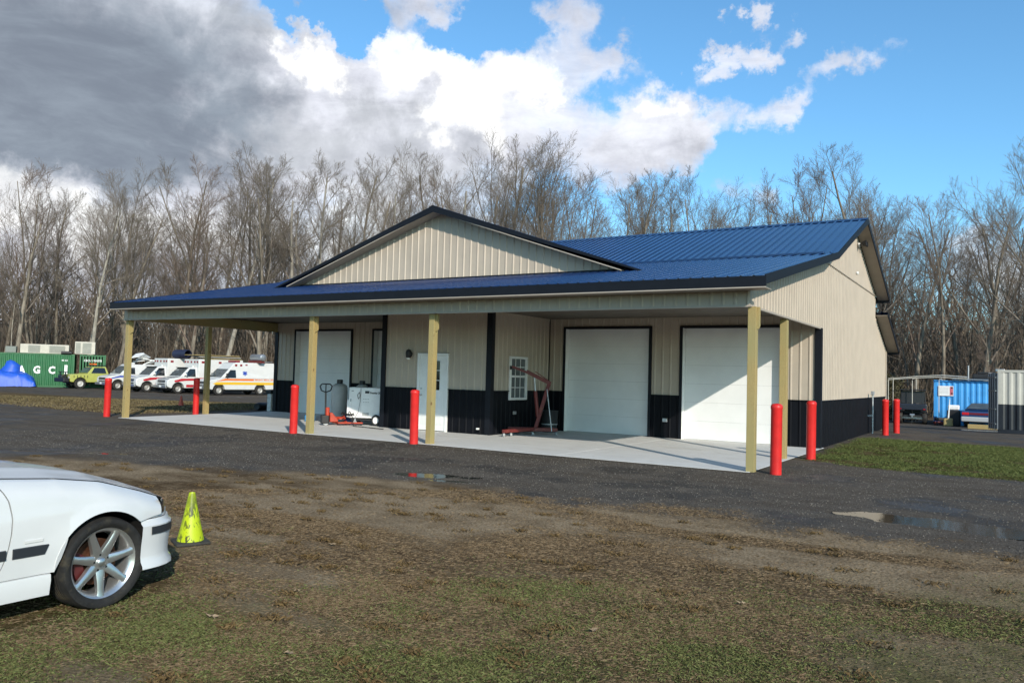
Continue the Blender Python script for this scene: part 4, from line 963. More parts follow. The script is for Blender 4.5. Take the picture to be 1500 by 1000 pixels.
# ------------------------------------------------------------------ things on and around the containers
BEIGE = mat('beige metal', (.47, .44, .37), .5, 0, .08, 4)
LOUV = mat('louver grey green', (.16, .18, .16), .5)
def on_c1(name, xa, xb, y0, y1, z0, z1, m, label, cat, louv=None, frame=None):
    e = empty(name, g1.location, rz1, label, cat)
    B('housing', xa, xb, y0, y1, z0, z1, m, e, .03)
    if louv:
        for (la, lb) in louv:
            n = 9
            for k in range(n):
                zz = z0+.08+k*(z1-z0-.16)/n; B('louver', la, lb, y0-.02, y0-.004, zz, zz+(z1-z0-.16)/n*.6, LOUV, e)
    return e
on_c1('air_conditioner', 6.9, 7.7, .5, 1.3, 2.91, 3.45, LOUV, 'small grey cooling unit on the left of the green container roof', 'air conditioner')
on_c1('air_conditioner', 8.0, 11.7, .4, 1.5, 2.91, 3.70, BEIGE, 'long beige air conditioning unit on top of the long green container', 'air conditioner', [(8.6, 9.5), (10.2, 11.4)])
e = on_c1('air_conditioner', 12.15, 13.75, .35, 1.6, 2.95, 4.05, BEIGE, 'tall beige louvered cooling unit above the gap between the green containers', 'air conditioner', [(12.22, 12.6), (12.75, 13.45)])
e = empty('black_duct', g1.location, rz1, 'short black tube lying on the container roof edge', 'pipe'); MB().cyl((11.15, -.05, 3.02), (11.95, -.05, 3.02), .14, .14, 16).build('tube', BLACK, e, True)
# tarp-covered load
tarp = empty('tarp_covered_load', (-73.4, 34.7, Zp(-73.4, 34.7)), rz1, 'bright blue tarpaulin draped over equipment in front of the green container', 'tarp')
def cloth(nm, L_, W_, hf, m, parent, n=90, k=40):
    P = []
    for i in range(n):
        row = []
        for j in range(k):
            u = i/(n-1)*2-1; v = j/(k-1)*2-1
            px = u*L_/2; py = v*W_/2; edge = (1-abs(u)**5)*(1-abs(v)**4)
            h = hf(u)*edge**.5
            wr = float(fbm(px*1.0+40, py+h*1.3, .8, 5, 4)-.5)*.30+float(abs(fbm(px+9, py+h, .35, 8, 3)-.5))*.16
            row.append((px+wr*(1-edge)*.8, py+wr*.4*(1 if v > 0 else -1), max(.02, h+wr*.7)))
        P.append(row)
    return MB().grid(P).build(nm, m, parent, True)
TARP = mat('blue tarpaulin', (.012, .085, .50), .5, 0, .1, 3, .5, 5)
cloth('tarp', 6.6, 3.0, lambda u: (1.95 if u < -.1 else 1.95-.62*min(1, (u+.1)/.35)) if u > -.75 else 1.2, TARP, tarp); tarp.location.z += 0
e = empty('tarp_peak', tarp.location, rz1)
bpy.data.objects.remove(e)
mb = MB().lathe([(0, 1.05), (.6, 1.0), (1.3, .85), (1.9, .62), (2.25, .38), (2.40, 0)], 18, 'z', (1.35, -.1, -.1)); mb.V = [(x+.12*sin(z*5+y*3), y+.1*cos(z*4+x*5), z) for x, y, z in mb.V]; mb.build('tarp_peak', TARP, tarp, True)
# roof-top things above the vehicles
def rooftop(name, local, vanloc, label, cat):
    e = empty(name, (vanloc[0], vanloc[1], Zp(vanloc[0], vanloc[1])), HV, label, cat); return e
e = rooftop('corrugated_pipe', None, (-58.7, 38.8), 'black corrugated drain pipe lying on the roof of a box ambulance', 'pipe')
prof = [];
for k in range(28): prof.append((-1.0+k*.075, .36 if k % 2 else .31))
MB().lathe(prof, 20, 'x', (-1.3, -2.6, 3.10)).build('pipe_ribs', mat('dark pipe plastic', (.012, .016, .04), .4), e, True)
e = rooftop('metal_tank', None, (-51.6, 40.0), 'silver metal cylinder lying on top of the orange striped ambulance', 'tank')
MB().lathe([(-.9, 0), (-.88, .2), (-.8, .27), (.7, .27), (.8, .2), (.82, 0)], 20, 'x', (-.6, -3.4, 2.95)).build('shell', STEEL, e, True); B('cradle', -1.3, .4, -3.6, -3.2, 2.53, 2.70, REDP, e)
e = rooftop('scrap_panels', None, (-63.4, 39.3), 'crumpled white panels piled on the blue striped van', 'scrap')
for k in range(6):
    mb = MB().box(-.5, .5, -.35, .35, -.03, .03); M = Matrix.Translation((rnd.uniform(-.2, 1.0), -2.6+rnd.uniform(-.6, .6), 2.34+k*.12)) @ Matrix.Rotation(rnd.uniform(-.5, .5), 4, 'X') @ Matrix.Rotation(rnd.uniform(-.6, .6), 4, 'Y') @ Matrix.Rotation(rnd.random()*3, 4, 'Z')
    mb.V = [tuple(M @ Vector(v)) for v in mb.V]; mb.build('panel', WHITE, e)
e = rooftop('lumber_stack', None, (-55.5, 39.3), 'long pale boards and dark frames stacked on the roof of the middle ambulance', 'lumber')
for k in range(5): B('board', -1.2+k*.08, -.9+k*.42, -5.2, -1.9+.15*k, 2.74+k*.07, 2.79+k*.07, (WOOD, BLACK, BEIGE, BLACK, WOOD)[k], e)
e = rooftop('ladder', None, (-51.6, 40.0), 'pale metal ladder laid across the rear roof of the orange striped ambulance', 'ladder')
for x in (-.35, .15): MB().cyl((x, -4.9, 2.62), (x, -3.9, 2.62), .03).build('rail', BARE, e)
for k in range(4): MB().cyl((-.35, -4.8+k*.27, 2.62), (.15, -4.8+k*.27, 2.62), .02).build('rung', BARE, e)

# traffic cone far left, tyre, block pillar
def cone(name, loc, h, r0, r1, base, m, mb_, label, cat='traffic cone', th=.03, n=32):
    e = empty(name, loc, .4, label, cat)
    prof = [(th, r0), (th+.02, r0*.97), (h*.5, (r0+r1)/2*.98), (h-.01, r1), (h, r1*.93), (h-.012, r1*.8), (h*.5, r1*.8), (th+.01, r1*.7)]
    MB().lathe(prof, n, 'z').build('cone_body', m, e, True)
    MB().box(-base/2, base/2, -base/2, base/2, 0, th).build('cone_base', mb_, e, bev=.012)
    return e
def cone_mat():
    m = bpy.data.materials.new('scuffed lime cone'); m.use_nodes = True; t = m.node_tree; q = NB(t); p = t.nodes['Principled BSDF']
    v = q.n('ShaderNodeTexCoord').outputs['Object']; s = q.n('ShaderNodeSeparateXYZ'); t.links.new(v, s.inputs[0])
    mp = q.n('ShaderNodeMapping'); mp.inputs['Scale'].default_value = (1, 1, .35); t.links.new(v, mp.inputs[0])
    n = q.noise(mp.outputs[0], 24, 5, .7, 1.2); n2_ = q.noise(v, 9, 4, .6, .5)
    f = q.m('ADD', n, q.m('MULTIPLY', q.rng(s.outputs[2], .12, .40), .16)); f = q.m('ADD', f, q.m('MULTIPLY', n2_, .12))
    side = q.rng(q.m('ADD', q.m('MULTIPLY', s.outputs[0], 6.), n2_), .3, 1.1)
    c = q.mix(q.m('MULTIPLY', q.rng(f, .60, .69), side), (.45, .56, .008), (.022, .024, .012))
    t.links.new(c, p.inputs['Base Color']); p.inputs['Roughness'].default_value = .45; return m
CB = mat('rubber cone base', (.03, .028, .024), .8, 0, .3, 10)
c0 = cone('traffic_cone', (-6.45, 4.83, gz(-6.45, 4.83)), .465, .118, .030, .30, cone_mat(), CB, 'scuffed lime yellow traffic cone in the grass by the white car nose')
c0.rotation_euler = (.01, .02, R(-25))
cone('traffic_cone', (-28.62, 20.71, gz(-28.62, 20.71)), .42, .11, .03, .3, mat('dull red cone', (.45, .07, .035), .6), CB, 'small faded orange traffic cone far left beyond the slab')
e = empty('tyre_stack', (-24.5, 21.3, gz(-24.5, 21.3)), .3, 'dark bundle lying on the ground at the left end of the barn', 'bundle')
MB().lathe([(-.35, .0), (-.36, .12), (-.3, .15), (.3, .15), (.36, .12), (.35, 0)], 16, 'y', (0, 0, .15)).build('roll', BLACK, e, True)
e = empty('block_pillar', (-23.78, 21.1, gz(-23.78, 21.1)), 0, 'short pillar of pale concrete blocks at the left front corner', 'pillar')
for k in range(4): B('block', -.1, .1, -.1, .1, .0+k*.165, .16+k*.165, CONC, e, .008)
B('cap', -.16, .14, -.14, .14, .66, .80, BLACK, e, .02)

# utility vehicle seen from behind
e = empty('utility_vehicle', (-4.6, 50.6, Zp(-4.6, 50.6)), R(4), 'black side by side utility vehicle seen from behind, left of the blue container', 'utility vehicle')
for s_ in (-1, 1):
    simple_wheel(e, s_*.62, 0, .33, .33, .26, s_, BLACK); simple_wheel(e, s_*.62, 1.9, .33, .33, .26, s_, BLACK)
    for y in (.75, 1.9): MB().cyl((s_*.66, y, .95), (s_*.60, y+(.05 if y < 1 else -.35), 1.88), .03).build('roll_bar', BLACK, e)
    B('tail_lamp', s_*.60-.06, s_*.60+.06, -.42, -.40, .80, .88, LAMPR, e)
    B('fender', s_*.56-.16, s_*.56+.16, -.35, .4, .70, .78, BLACK, e, .03)
DKB = mat('dark utility paint', (.016, .02, .03), .35)
MB().box(-.72, .72, -.40, .78, .78, 1.12).build('cargo_bed', DKB, e, bev=.04); MB().box(-.70, .70, .8, 2.4, .5, .95).build('body', DKB, e, bev=.06)
B('roof', -.70, .70, .5, 1.75, 1.87, 1.93, BLACK, e, .03); B('rear_frame', -.45, .45, -.30, 1.9, .40, .5, BLACK, e); MB().cyl((-.12, -.34, .5), (.12, -.34, .5), .08).build('muffler', BARE, e)
B('rear_screen', -.60, .60, .72, .735, 1.14, 1.84, mat('smoked plastic', (.03, .032, .035), .2), e); B('hitch', -.04, .04, -.52, -.3, .36, .48, BARE, e); B('axle_tube', -.5, .5, -.05, .05, .28, .38, BARE, e)
# parked car seen from behind
def small_car(loc, rz):
    e = empty('parked_car', loc, rz, 'dark blue coupe with full width red tail lamps parked before the blue container', 'car')
    P = mat('dark blue car paint', (.015, .045, .13), .25, 0, .05, 4, coat=.6)
    lo_ = [(0, .28), (-.02, .62), (.06, .86), (.65, .93), (3.0, .86), (4.0, .68), (4.15, .45), (4.1, .28)]+[p for p in arch(3.35, .34, .28, 8, .3)]+[p for p in arch(.85, .34, .28, 8, .3)]
    MB().prism(lo_, -.84, .84).build('lower_body', P, e, bev=.06)
    pr = [(.35, .92), (1.15, 1.27), (1.95, 1.30), (2.95, .88)]; mb = MB()
    for s_ in (-1, 1):
        for (y, z) in pr: mb.V.append((s_*(.80-.26*(z-.9)/.4), y, z))
    mb.F = [(0, 1, 2, 3), (7, 6, 5, 4), (0, 1, 5, 4), (1, 2, 6, 5), (2, 3, 7, 6), (3, 0, 4, 7)]; mb.build('cabin', P, e, bev=.04)
    V = [(-.66, .45, .975), (.66, .45, .975), (.52, 1.08, 1.25), (-.52, 1.08, 1.25)]
    MB().add([(x, y-.02, z+.025) for x, y, z in V]+[(x, y-.01, z+.01) for x, y, z in V], [(0, 1, 2, 3), (7, 6, 5, 4), (0, 4, 5, 1), (1, 5, 6, 2), (2, 6, 7, 3), (3, 7, 4, 0)]).build('rear_window', WGLASS, e)
    for s_ in (-1, 1):
        decal(e, 'side_window', WGLASS, [(.75, .98), (1.25, 1.22), (1.95, 1.24), (2.6, .96)], lambda z: s_*(.80-.26*(z-.9)/.4), .008)
        for y in (.85, 3.35): simple_wheel(e, s_*.74, y, .30, .30, .2, s_)
        MB().box(min(s_*.5, s_*.83), max(s_*.5, s_*.83), -.035, .02, .66, .80).build('tail_lamp', LAMPR2, e, bev=.02)
    B('lamp_panel', -.49, .49, -.03, .02, .68, .79, mat('dark red panel', (.16, .02, .03), .3), e, .01)
    B('rear_bumper', -.86, .86, -.12, .1, .32, .58, mat('pale bumper', (.42, .44, .45), .4), e, .05); MB().cyl((-.7, 1.5, 1.28), (-.75, 1.4, 1.62), .006).build('aerial', BLACK, e)
    return e
LAMPR2 = mat('red tail lamp', (.55, .02, .03), .2, coat=.5)
small_car((-1.25, 48.6, Zp(-1.25, 48.6)), R(-6))
e = empty('timber_beam', (-1.75, 47.2, Zp(-1.75, 47.2)), 0, 'thick pale timber beam on the ground behind the dark blue car', 'timber')
B('beam', 0, 1.9, 0, .3, 0, .22, WOOD, e, .01)
e = empty('car_mirror_box', (-2.55, 50.2, Zp(-2.55, 50.2)), 0, 'white and black scrap part propped against the blue container', 'scrap part')
MB().box(-.25, .3, -.2, .2, .88, 1.15).build('shell', WHITE, e, bev=.06); B('stand', -.3, .35, -.25, .25, 0, .87, BLACK, e, .05)
e = empty('floor_jack', (-3.0, 50.3, Zp(-3.0, 50.3)), .3, 'low red floor jack with black lid beside the tree stump', 'jack'); B('frame', -.5, .35, -.2, .2, .05, .22, REDP, e, .03); B('cover', -.45, .25, -.25, .25, .25, .42, BLACK, e, .05)
for s_ in (-1, 1): MB().cyl((-.4, s_*.2, .06), (-.4, s_*.25, .06), .06).build('wheel', BLACK, e)
e = empty('stump_and_pole', (-2.75, 49.5, Zp(-2.75, 49.5)), 0, 'pale wooden block stand holding a thin white pole by the blue container', 'stand')
MB().box(-.22, .22, -.2, .2, 0, .42).build('block', WOOD, e, bev=.05); MB().cyl((0, 0, .4), (.06, 0, 1.45), .045, .02).build('pole', WHITE, e)
e = empty('roof_machinery', (-1.6, 51.9, Zp(-1.6, 51.9)+2.5), 0, 'dark engine parts and a white can on top of the blue container', 'machine parts')
B('block', -.1, 1.1, -.2, .5, .1, .38, BLACK, e, .06); B('valve_cover', .15, .8, -.1, .2, .39, .50, GRILLE, e, .04); MB().lathe([(0, 0), (0, .13), (.42, .13), (.42, 0)], 16, 'x', (1.25, -.1, .22)).build('can', WHITE, e, True)
MB().cyl((-.3, 0, 0), (-.3, 0, .85), .04).build('vent_pipe', STEEL, e); B('silver_cap', 1.0, 1.45, -.1, .2, .55, .68, BARE, e, .03)
e = empty('pipe_canopy', (-4.9, 53.3, Zp(-4.9, 53.3)), 0, 'bare thin pipe canopy frame over the utility vehicle', 'frame')
for x in (-1.0, .25, 1.6): MB().cyl((x, 0, 0), (x, 0, 2.55), .022).build('upright', BEIGE, e); MB().cyl((x, -2.3, 0), (x, -2.3, 2.45), .022).build('upright', BEIGE, e)
MB().tube([(-1.0, -2.3, 2.45), (.25, -2.3, 2.58), (1.6, -2.3, 2.66), (3, -2.3, 2.6)], .025).build('front_rail', BEIGE, e); MB().tube([(-1.0, 0, 2.55), (.25, 0, 2.7), (1.6, 0, 2.8), (3, 0, 2.72)], .025).build('rear_rail', BEIGE, e)
for x in (-1.0, .25, 1.6): MB().cyl((x, 0, 2.6), (x, -2.3, 2.52), .02).build('cross_rail', BEIGE, e)

# ------------------------------------------------------------------ things on the slab
# engine hoist
e = empty('engine_hoist', (-10.95, 18.75, SZ), R(4), 'folding red engine hoist standing on the slab in front of the window', 'engine hoist')
def bm_(nm, p0, p1, a, c, m=REDP): return MB().beam(p0, p1, a, c).build(nm, m, e, bev=.006)
bm_('cross_base', (.55, .50, .15), (-.25, -.10, .15), .09, .09)
bm_('leg', (.45, .48, .16), (-1.40, -.10, .13), .07, .09); bm_('leg', (.05, .05, .17), (-.30, -1.05, .14), .07, .09)
bm_('mast', (.02, .22, .17), (.36, .30, 1.40), .09, .09); bm_('boom', (.40, .32, 1.40), (-.20, .02, 1.72), .08, .10); bm_('boom_extension', (-.20, .02, 1.70), (-.56, -.15, 1.84), .055, .065)
MB().cyl((.09, .20, .50), (.03, .14, 1.20), .05, .05).build('ram_body', REDP, e, True); MB().cyl((.03, .14, 1.18), (.0, .12, 1.58), .025).build('ram_rod', STEEL, e, True)
bm_('boom_stay', (.38, .30, 1.46), (.02, .12, 1.72), .025, .025); MB().cyl((.34, .22, 1.25), (.52, .20, .12), .012).build('pump_handle', STEEL, e); B('hook', -.60, -.54, -.19, -.13, 1.76, 1.86, BLACK, e)
for p in ((-1.38, -.09), (-1.0, .02), (-.29, -1.02), (-.22, -.75), (.52, .48), (.0, .1)):
    MB().cyl((p[0], p[1], .05), (p[0], p[1], .11), .014).build('caster_stem', BLACK, e); MB().cyl((p[0]-.018, p[1]-.018, .045), (p[0]+.018, p[1]+.018, .045), .045).build('caster_wheel', GREYP, e)
# trash can behind the hoist
e = empty('black_barrel', (-11.25, 20.3, SZ), 0, 'dark plastic barrel against the office side wall behind the hoist', 'barrel'); e.scale = (.8, .8, .72); MB().lathe([(0, 0), (0, .26), (.35, .285), (.8, .30), (.82, .31), (.86, .31), (.86, 0)], 24, 'z').build('shell', mat('charcoal plastic', (.012, .013, .015), .6), e, True)
MB().lathe([(.30, .29), (.34, .295), (.34, .0)], 24, 'z', (0, 0, 0)).build('band', GREYP, e, True)
# white welder / generator cart
e = empty('welder_cart', (-17.0, 18.25, SZ), R(-4), 'white wheeled engine welder cart parked left of the office wall', 'welder')
e.rotation_euler = (0, 0, R(30)); e.location = (-16.30, 18.15, SZ); e.scale = (.80, .88, 1.0)
WM = mat('white machine paint', (.80, .80, .79), .4, 0, .04, 4)
MB().box(-.62, .62, -.3, .42, .22, 1.12).build('cabinet', WM, e, bev=.02); MB().box(-.68, -.50, -.31, .40, .24, .76).build('side_cover', WM, e, bev=.015)
B('panel_seam', -.165, -.16, -.306, -.301, .24, 1.1, GREYP, e); B('latch', -.55, -.53, -.315, -.301, .7, .78, BLACK, e); B('lower_hatch', -.10, .14, -.306, -.301, .28, .38, GREYP, e)
B('nameplate', -.02, .14, -.306, -.301, .95, 1.02, BLACK, e); text('lettering', 'Premier 200', .085, Matrix.Translation((.38, -.303, .965)) @ Matrix.Rotation(pi/2, 4, 'X'), BLACK, e, .003, .003)
for k in range(2):
    for j in range(4): B('indicator', -.08+j*.06, -.05+j*.06, -.304, -.301, .68+k*.09, .70+k*.09, GREYP, e)
MB().box(-.52, -.44, -.306, -.301, 1.0, 1.03).build('badge', GREYP, e)
MB().tube([(-.22, -.31, .98), (-.30, -.32, .90), (-.26, -.32, .78), (-.20, -.31, .86), (-.22, -.31, .98)], .008).build('cable_loop', BLACK, e)
MB().tube([(-.18, -.31, 1.1), (-.19, -.32, .7), (-.24, -.34, .4), (-.38, -.36, .2)], .006).build('hanging_cable', BLACK, e)
for (x, r) in ((.42, .165),):
    for y in (-.36, .42):
        wh = bpy.data.objects.new('wheel', None); COL.objects.link(wh); wh.parent = e; wh.location = (x, y, r); wh.rotation_euler = (0, 0, -pi/2 if y < 0 else pi/2)
        tyre_mesh(r, .10, .07, wh, 28, BLACK); MB().lathe([(.03, .10), (.02, .09), (.02, .02), (.04, .015), (.04, 0)], 20, 'x').build('rim', WM, wh, True)
for y in (-.22, .34): MB().cyl((-.38, y-.03, .07), (-.38, y+.03, .07), .07, n=16).build('caster', GREYP, e); MB().box(-.41, -.35, y-.02, y+.02, .10, .22).build('caster_fork', STEEL, e)
B('underframe', -.55, .55, -.2, .3, .14, .215, BLACK, e)
# gas cylinders
def tank(loc, r, h, lab):
    e = empty('gas_cylinder', loc, 0, lab, 'gas cylinder', 'grey gas cylinders behind the welder cart'); e.scale = (.95, .95, .87)
    MB().lathe([(0, 0), (.0, r*.9), (.04, r), (h-.16, r), (h-.06, r*.86), (h, r*.5), (h, 0)], 28, 'z').build('shell', mat('grey cylinder', (.44, .44, .43), .5, 0., .06, 6), e, True)
    MB().lathe([(h, .10), (h+.14, .10), (h+.15, .08)], 18, 'z').build('collar', GRILLE, e, True); MB().lathe([(h-.01, .035), (h+.10, .03), (h+.10, 0)], 12, 'z').build('valve', BARE, e, True)
    return e
tank((-18.30, 19.05, SZ), .27, 1.36, 'larger grey gas cylinder with dark valve collar left behind the white welder cart')
tank((-17.75, 19.5, SZ), .22, 1.34, 'narrower grey gas cylinder directly behind the white welder cart')
# pallet jack
e = empty('pallet_jack', (-17.0, 17.15, SZ), R(52), 'black and orange pallet jack with its tow handle upright on the slab', 'pallet jack'); e.scale = (.85, .85, .80)
OR = mat('orange red paint', (.42, .045, .018), .45, 0, .1, 8)
MB().cyl((0, 0, .2), (-.02, 0, 1.22), .03, .026).build('tow_bar', BLACK, e, True)
MB().tube([(-.02, -.0, 1.20), (-.17, 0, 1.26), (-.22, 0, 1.42), (-.15, 0, 1.5), (.12, 0, 1.5), (.19, 0, 1.42), (.14, 0, 1.26), (-.02, 0, 1.20)], .022, 8).build('handle_loop', BLACK, e, True); MB().cyl((-.02, 0, 1.2), (-.02, 0, 1.5), .02).build('trigger_grip', BLACK, e)
MB().box(-.16, .12, -.17, .17, .06, .36).build('pump_housing', BLACK, e, bev=.04); MB().lathe([(0, .07), (.3, .07), (.32, 0)], 16, 'z', (.06, -.04, .34)).build('lift_cylinder', OR, e, True)
mb = MB(); mb.prism([(0, .12), (0, .46), (-.08, .46), (-.28, .20), (-.28, .12)], -.10, .10); mb.V = [(.14-y, x, z) for x, y, z in mb.V]; mb.build('frame_head', OR, e, bev=.02)
for y in (-.2, .2): MB().box(.4, 1.25, y-.08, y+.08, .07, .12).build('fork', BLACK if y > 0 else OR, e, bev=.015); MB().cyl((1.2, y-.05, .05), (1.2, y+.05, .05), .045).build('fork_roller', BLACK, e)
for y in (-.11, .11): MB().cyl((.0, y-.03, .09), (.0, y+.03, .09), .09, n=20).build('steer_wheel', GREYP, e)
# orange hose pile and blue things
e = empty('hose_pile', (-16.95, 17.62, SZ+.0), 0, 'tangle of orange and black hoses heaped between pallet jack and welder', 'hose')
def coil(m, cx, cy, r, n, z, nm):
    pts = [(cx+r*(1+.12*sin(k*1.7))*cos(k*.45), cy+r*.6*sin(k*.45), z+.02*sin(k*.9)+k*.0016) for k in range(n)]; MB().tube(pts, .017, 7).build(nm, m, e, True)
coil(OR, -.05, .05, .24, 46, .17, 'orange_hose'); coil(BLACK, .28, .12, .22, 40, .30, 'black_hose'); coil(OR, .0, .0, .30, 30, .05, 'orange_hose')
MB().tube([(.3, .1, .35), (.55, -.1, .42), (.7, -.15, .28), (.9, -.3, .02), (1.6, -.4, .015), (2.2, -.5, .015)], .012).build('trailing_lead', BLACK, e, True)
e = empty('blue_box', (-18.45, 17.95, SZ), .5, 'small blue tool case on the slab left of the pallet jack', 'tool case'); B('case', -.15, .15, -.1, .1, 0, .2, mat('blue case plastic', (.04, .19, .36), .4), e, .03); B('handle', -.06, .06, -.015, .015, .2, .24, BLACK, e, .006)
e = empty('blue_jug', (-16.75, 18.0, SZ), .3, 'blue container on the slab under the hoses next to the welder', 'container'); B('jug', -.22, .22, -.13, .13, 0, .3, mat('dark blue plastic', (.015, .05, .16), .4), e, .04); MB().cyl((.1, 0, .29), (.1, 0, .34), .03).build('cap', BLACK, e)

# ------------------------------------------------------------------ trees (bare, late autumn)
def bark(name, c1, c2):
    m = bpy.data.materials.new(name); m.use_nodes = True; t = m.node_tree; q = NB(t); p = t.nodes['Principled BSDF']
    v = q.n('ShaderNodeTexCoord').outputs['Object']; oi = q.n('ShaderNodeObjectInfo').outputs['Random']
    mp = q.n('ShaderNodeMapping'); mp.inputs['Scale'].default_value = (3, 3, .6); t.links.new(v, mp.inputs[0])
    c = q.mix(q.rng(q.noise(mp.outputs[0], 2.2, 5, .65), .3, .7), c1, c2)
    c = q.mix(q.m('MULTIPLY', oi, .55), c, q.mix(1., c, (.62, .60, .62), 'MULTIPLY'))
    t.links.new(c, p.inputs['Base Color']); p.inputs['Roughness'].default_value = .85; p.inputs['Specular IOR Level'].default_value = .2
    return m
BARK = bark('grey tan bark', (.115, .095, .072), (.29, .25, .195)); TWIG = bark('brown grey twigs', (.115, .094, .074), (.255, .215, .172)); TWIGR = bark('reddish twigs', (.12, .085, .065), (.25, .19, .145))
PALE = bark('pale bark', (.22, .20, .165), (.42, .385, .32)); BRUSH = bark('undergrowth twigs', (.10, .076, .052), (.27, .21, .145))
def frusta(P0, P1, r0, r1, sides):
    d = P1-P0; ln = np.linalg.norm(d, axis=1, keepdims=True); d = d/np.maximum(ln, 1e-6)
    ref = np.where(np.abs(d[:, 2:3]) > .9, np.array([[1., 0, 0]]), np.array([[0, 0, 1.]])); a = np.cross(d, ref); a /= np.linalg.norm(a, axis=1, keepdims=True); c = np.cross(d, a)
    n = len(P0); th = np.arange(sides)*2*pi/sides; ct, st = np.cos(th), np.sin(th)
    ring = a[:, None]*ct[None, :, None]+c[:, None]*st[None, :, None]
    V = np.concatenate([P0[:, None]+ring*r0[:, None, None], P1[:, None]+ring*r1[:, None, None]], 1).reshape(-1, 3)
    i = np.arange(sides); j = (i+1) % sides; f = np.stack([i, j, j+sides, i+sides], -1)
    return V, (np.arange(n)[:, None, None]*2*sides+f[None]).reshape(-1, 4)
def segs_mesh(name, segs, m):   # segs: list of (p0,p1,r0,r1,sides)
    Vs, Fs, off = [], [], 0
    for s_ in sorted(set(q[4] for q in segs)):
        S = [q for q in segs if q[4] == s_]
        V, F = frusta(np.array([q[0] for q in S]), np.array([q[1] for q in S]), np.array([q[2] for q in S]), np.array([q[3] for q in S]), s_)
        Vs.append(V); Fs.append(F+off); off += len(V)
    me = bpy.data.meshes.new(name); fastmesh(me, np.concatenate(Vs), np.concatenate(Fs)); me.materials.append(m)
    me.polygons.foreach_set('use_smooth', [True]*len(me.polygons)); return me
def grow_tree(seed, H, r0, style):
    """style: dict fork (height fraction of the first limbs), spread, nlimb, up"""
    g = random.Random(seed); trunk, crown = [], []
    def rv(): return np.array([g.gauss(0, 1), g.gauss(0, 1), g.gauss(0, 1)])
    def branch(p, d, Ln, r, lvl, out):
        ns = (9, 6, 4, 3, 2)[lvl]; sides = (7, 5, 4, 3, 3)[lvl]; step = Ln/ns; pts = [p]; rad = [r]; wob_ = (.055, .08, .10, .12, .14)[lvl]; upt = (style.get('tup', .05), style['up'], .05, .09, .09)[lvl]
        re = r*(.30 if lvl else .22); dirs = []
        for i in range(ns):
            d = d+rv()*wob_; d[2] += upt; d = d/np.linalg.norm(d); dirs.append(d)
            q = pts[-1]+d*step; t = (i+1)/ns; rr = r+(re-r)*t**.8; out.append((pts[-1], q, rad[-1], rr, sides)); pts.append(q); rad.append(rr)
        if lvl >= 4: return
        nch = (style['nlimb'], 10, 9, 7)[lvl]; nch = max(2, int(nch*g.uniform(.8, 1.2))); t0 = (style['fork'], .22, .15, .15)[lvl]
        ph = g.random()*6.28
        for c in range(nch):
            t = t0+(1-t0)*((c+g.random()*.8)/nch); t = min(t, .99); i = min(ns-1, int(t*ns)); f = t*ns-i
            P = pts[i]*(1-f)+pts[i+1]*f; R_ = rad[i]*(1-f)+rad[i+1]*f; dd = dirs[i]
            a = np.cross(dd, np.array([.3, .2, 1.]) if abs(dd[2]) < .9 else np.array([1., 0, 0])); a /= np.linalg.norm(a); b2 = np.cross(dd, a); ph += 2.4+g.uniform(-.5, .5)
            ang = R(g.uniform(*style['spread'])) if lvl == 0 else R(g.uniform(20, 46)); nd = dd*cos(ang)+(a*cos(ph)+b2*sin(ph))*sin(ang)
            if lvl == 0: nl = Ln*(1.0-t*.72)*g.uniform(.42, .68)*style.get('limb', 1)
            else: nl = Ln*(1.05-.6*t)*g.uniform(.40, .68)
            nr_ = R_*(g.uniform(.36, .56) if lvl == 0 else g.uniform(.34, .54)); nr_ = max(nr_, (.02, .010, .0068, .005)[lvl])
            branch(P, nd, nl, nr_, lvl+1, crown)
    stems = style.get('stems', 1)
    for s_ in range(stems):
        a = g.random()*6.28; lean = .05 if stems == 1 else g.uniform(.12, .30)
        branch(np.array([cos(a)*.12*(stems > 1), sin(a)*.12*(stems > 1), -.4]), np.array([cos(a)*lean, sin(a)*lean, 1.]), H*style['Lt']*g.uniform(.94, 1.04), r0*(1 if stems == 1 else .72), 0, trunk)
    return trunk, crown
STY = dict(
    vase=dict(fork=.20, spread=(16, 42), nlimb=10, up=.035, limb=1.30, Lt=.80), tall=dict(fork=.34, spread=(25, 50), nlimb=15, up=.06, limb=.80, Lt=.95),
    multi=dict(fork=.20, spread=(14, 34), nlimb=7, up=.04, limb=1.0, stems=3, Lt=.85), wide=dict(fork=.22, spread=(32, 58), nlimb=9, up=.05, limb=1.15, tup=.03, Lt=.80),
    pole=dict(fork=.40, spread=(25, 50), nlimb=11, up=.08, limb=.50, Lt=1.), fan=dict(fork=.16, spread=(12, 38), nlimb=13, up=.025, limb=1.45, Lt=.75))
protos = {}
def proto(key, sty, seed, H, r, bm__=BARK, tm=TWIG):
    tr, cr = grow_tree(seed, H, r, STY[sty]); zs = np.array([q[1][2] for q in cr]); zt = np.percentile(zs, 99.7); cr = [q for q in cr if q[1][2] < zt*1.02]; protos[key] = (segs_mesh('trunk', [q for q in tr if q[1][2] < zt*1.02], bm__), segs_mesh('crown', cr, tm), float(zt))
proto('vaseA', 'vase', 1, 18, .24); proto('vaseB', 'vase', 2, 18, .22, BARK, TWIGR); proto('vaseC', 'vase', 5, 18, .20, PALE, TWIG)
proto('tallA', 'tall', 3, 19, .24, PALE, TWIG); proto('tallB', 'tall', 4, 19, .22); proto('tallC', 'tall', 12, 18, .20, BARK, TWIGR)
proto('multiA', 'multi', 6, 17, .20); proto('multiB', 'multi', 7, 17, .18, BARK, TWIGR); proto('wideA', 'wide', 8, 17, .27); proto('wideB', 'wide', 13, 16, .24, PALE, TWIG)
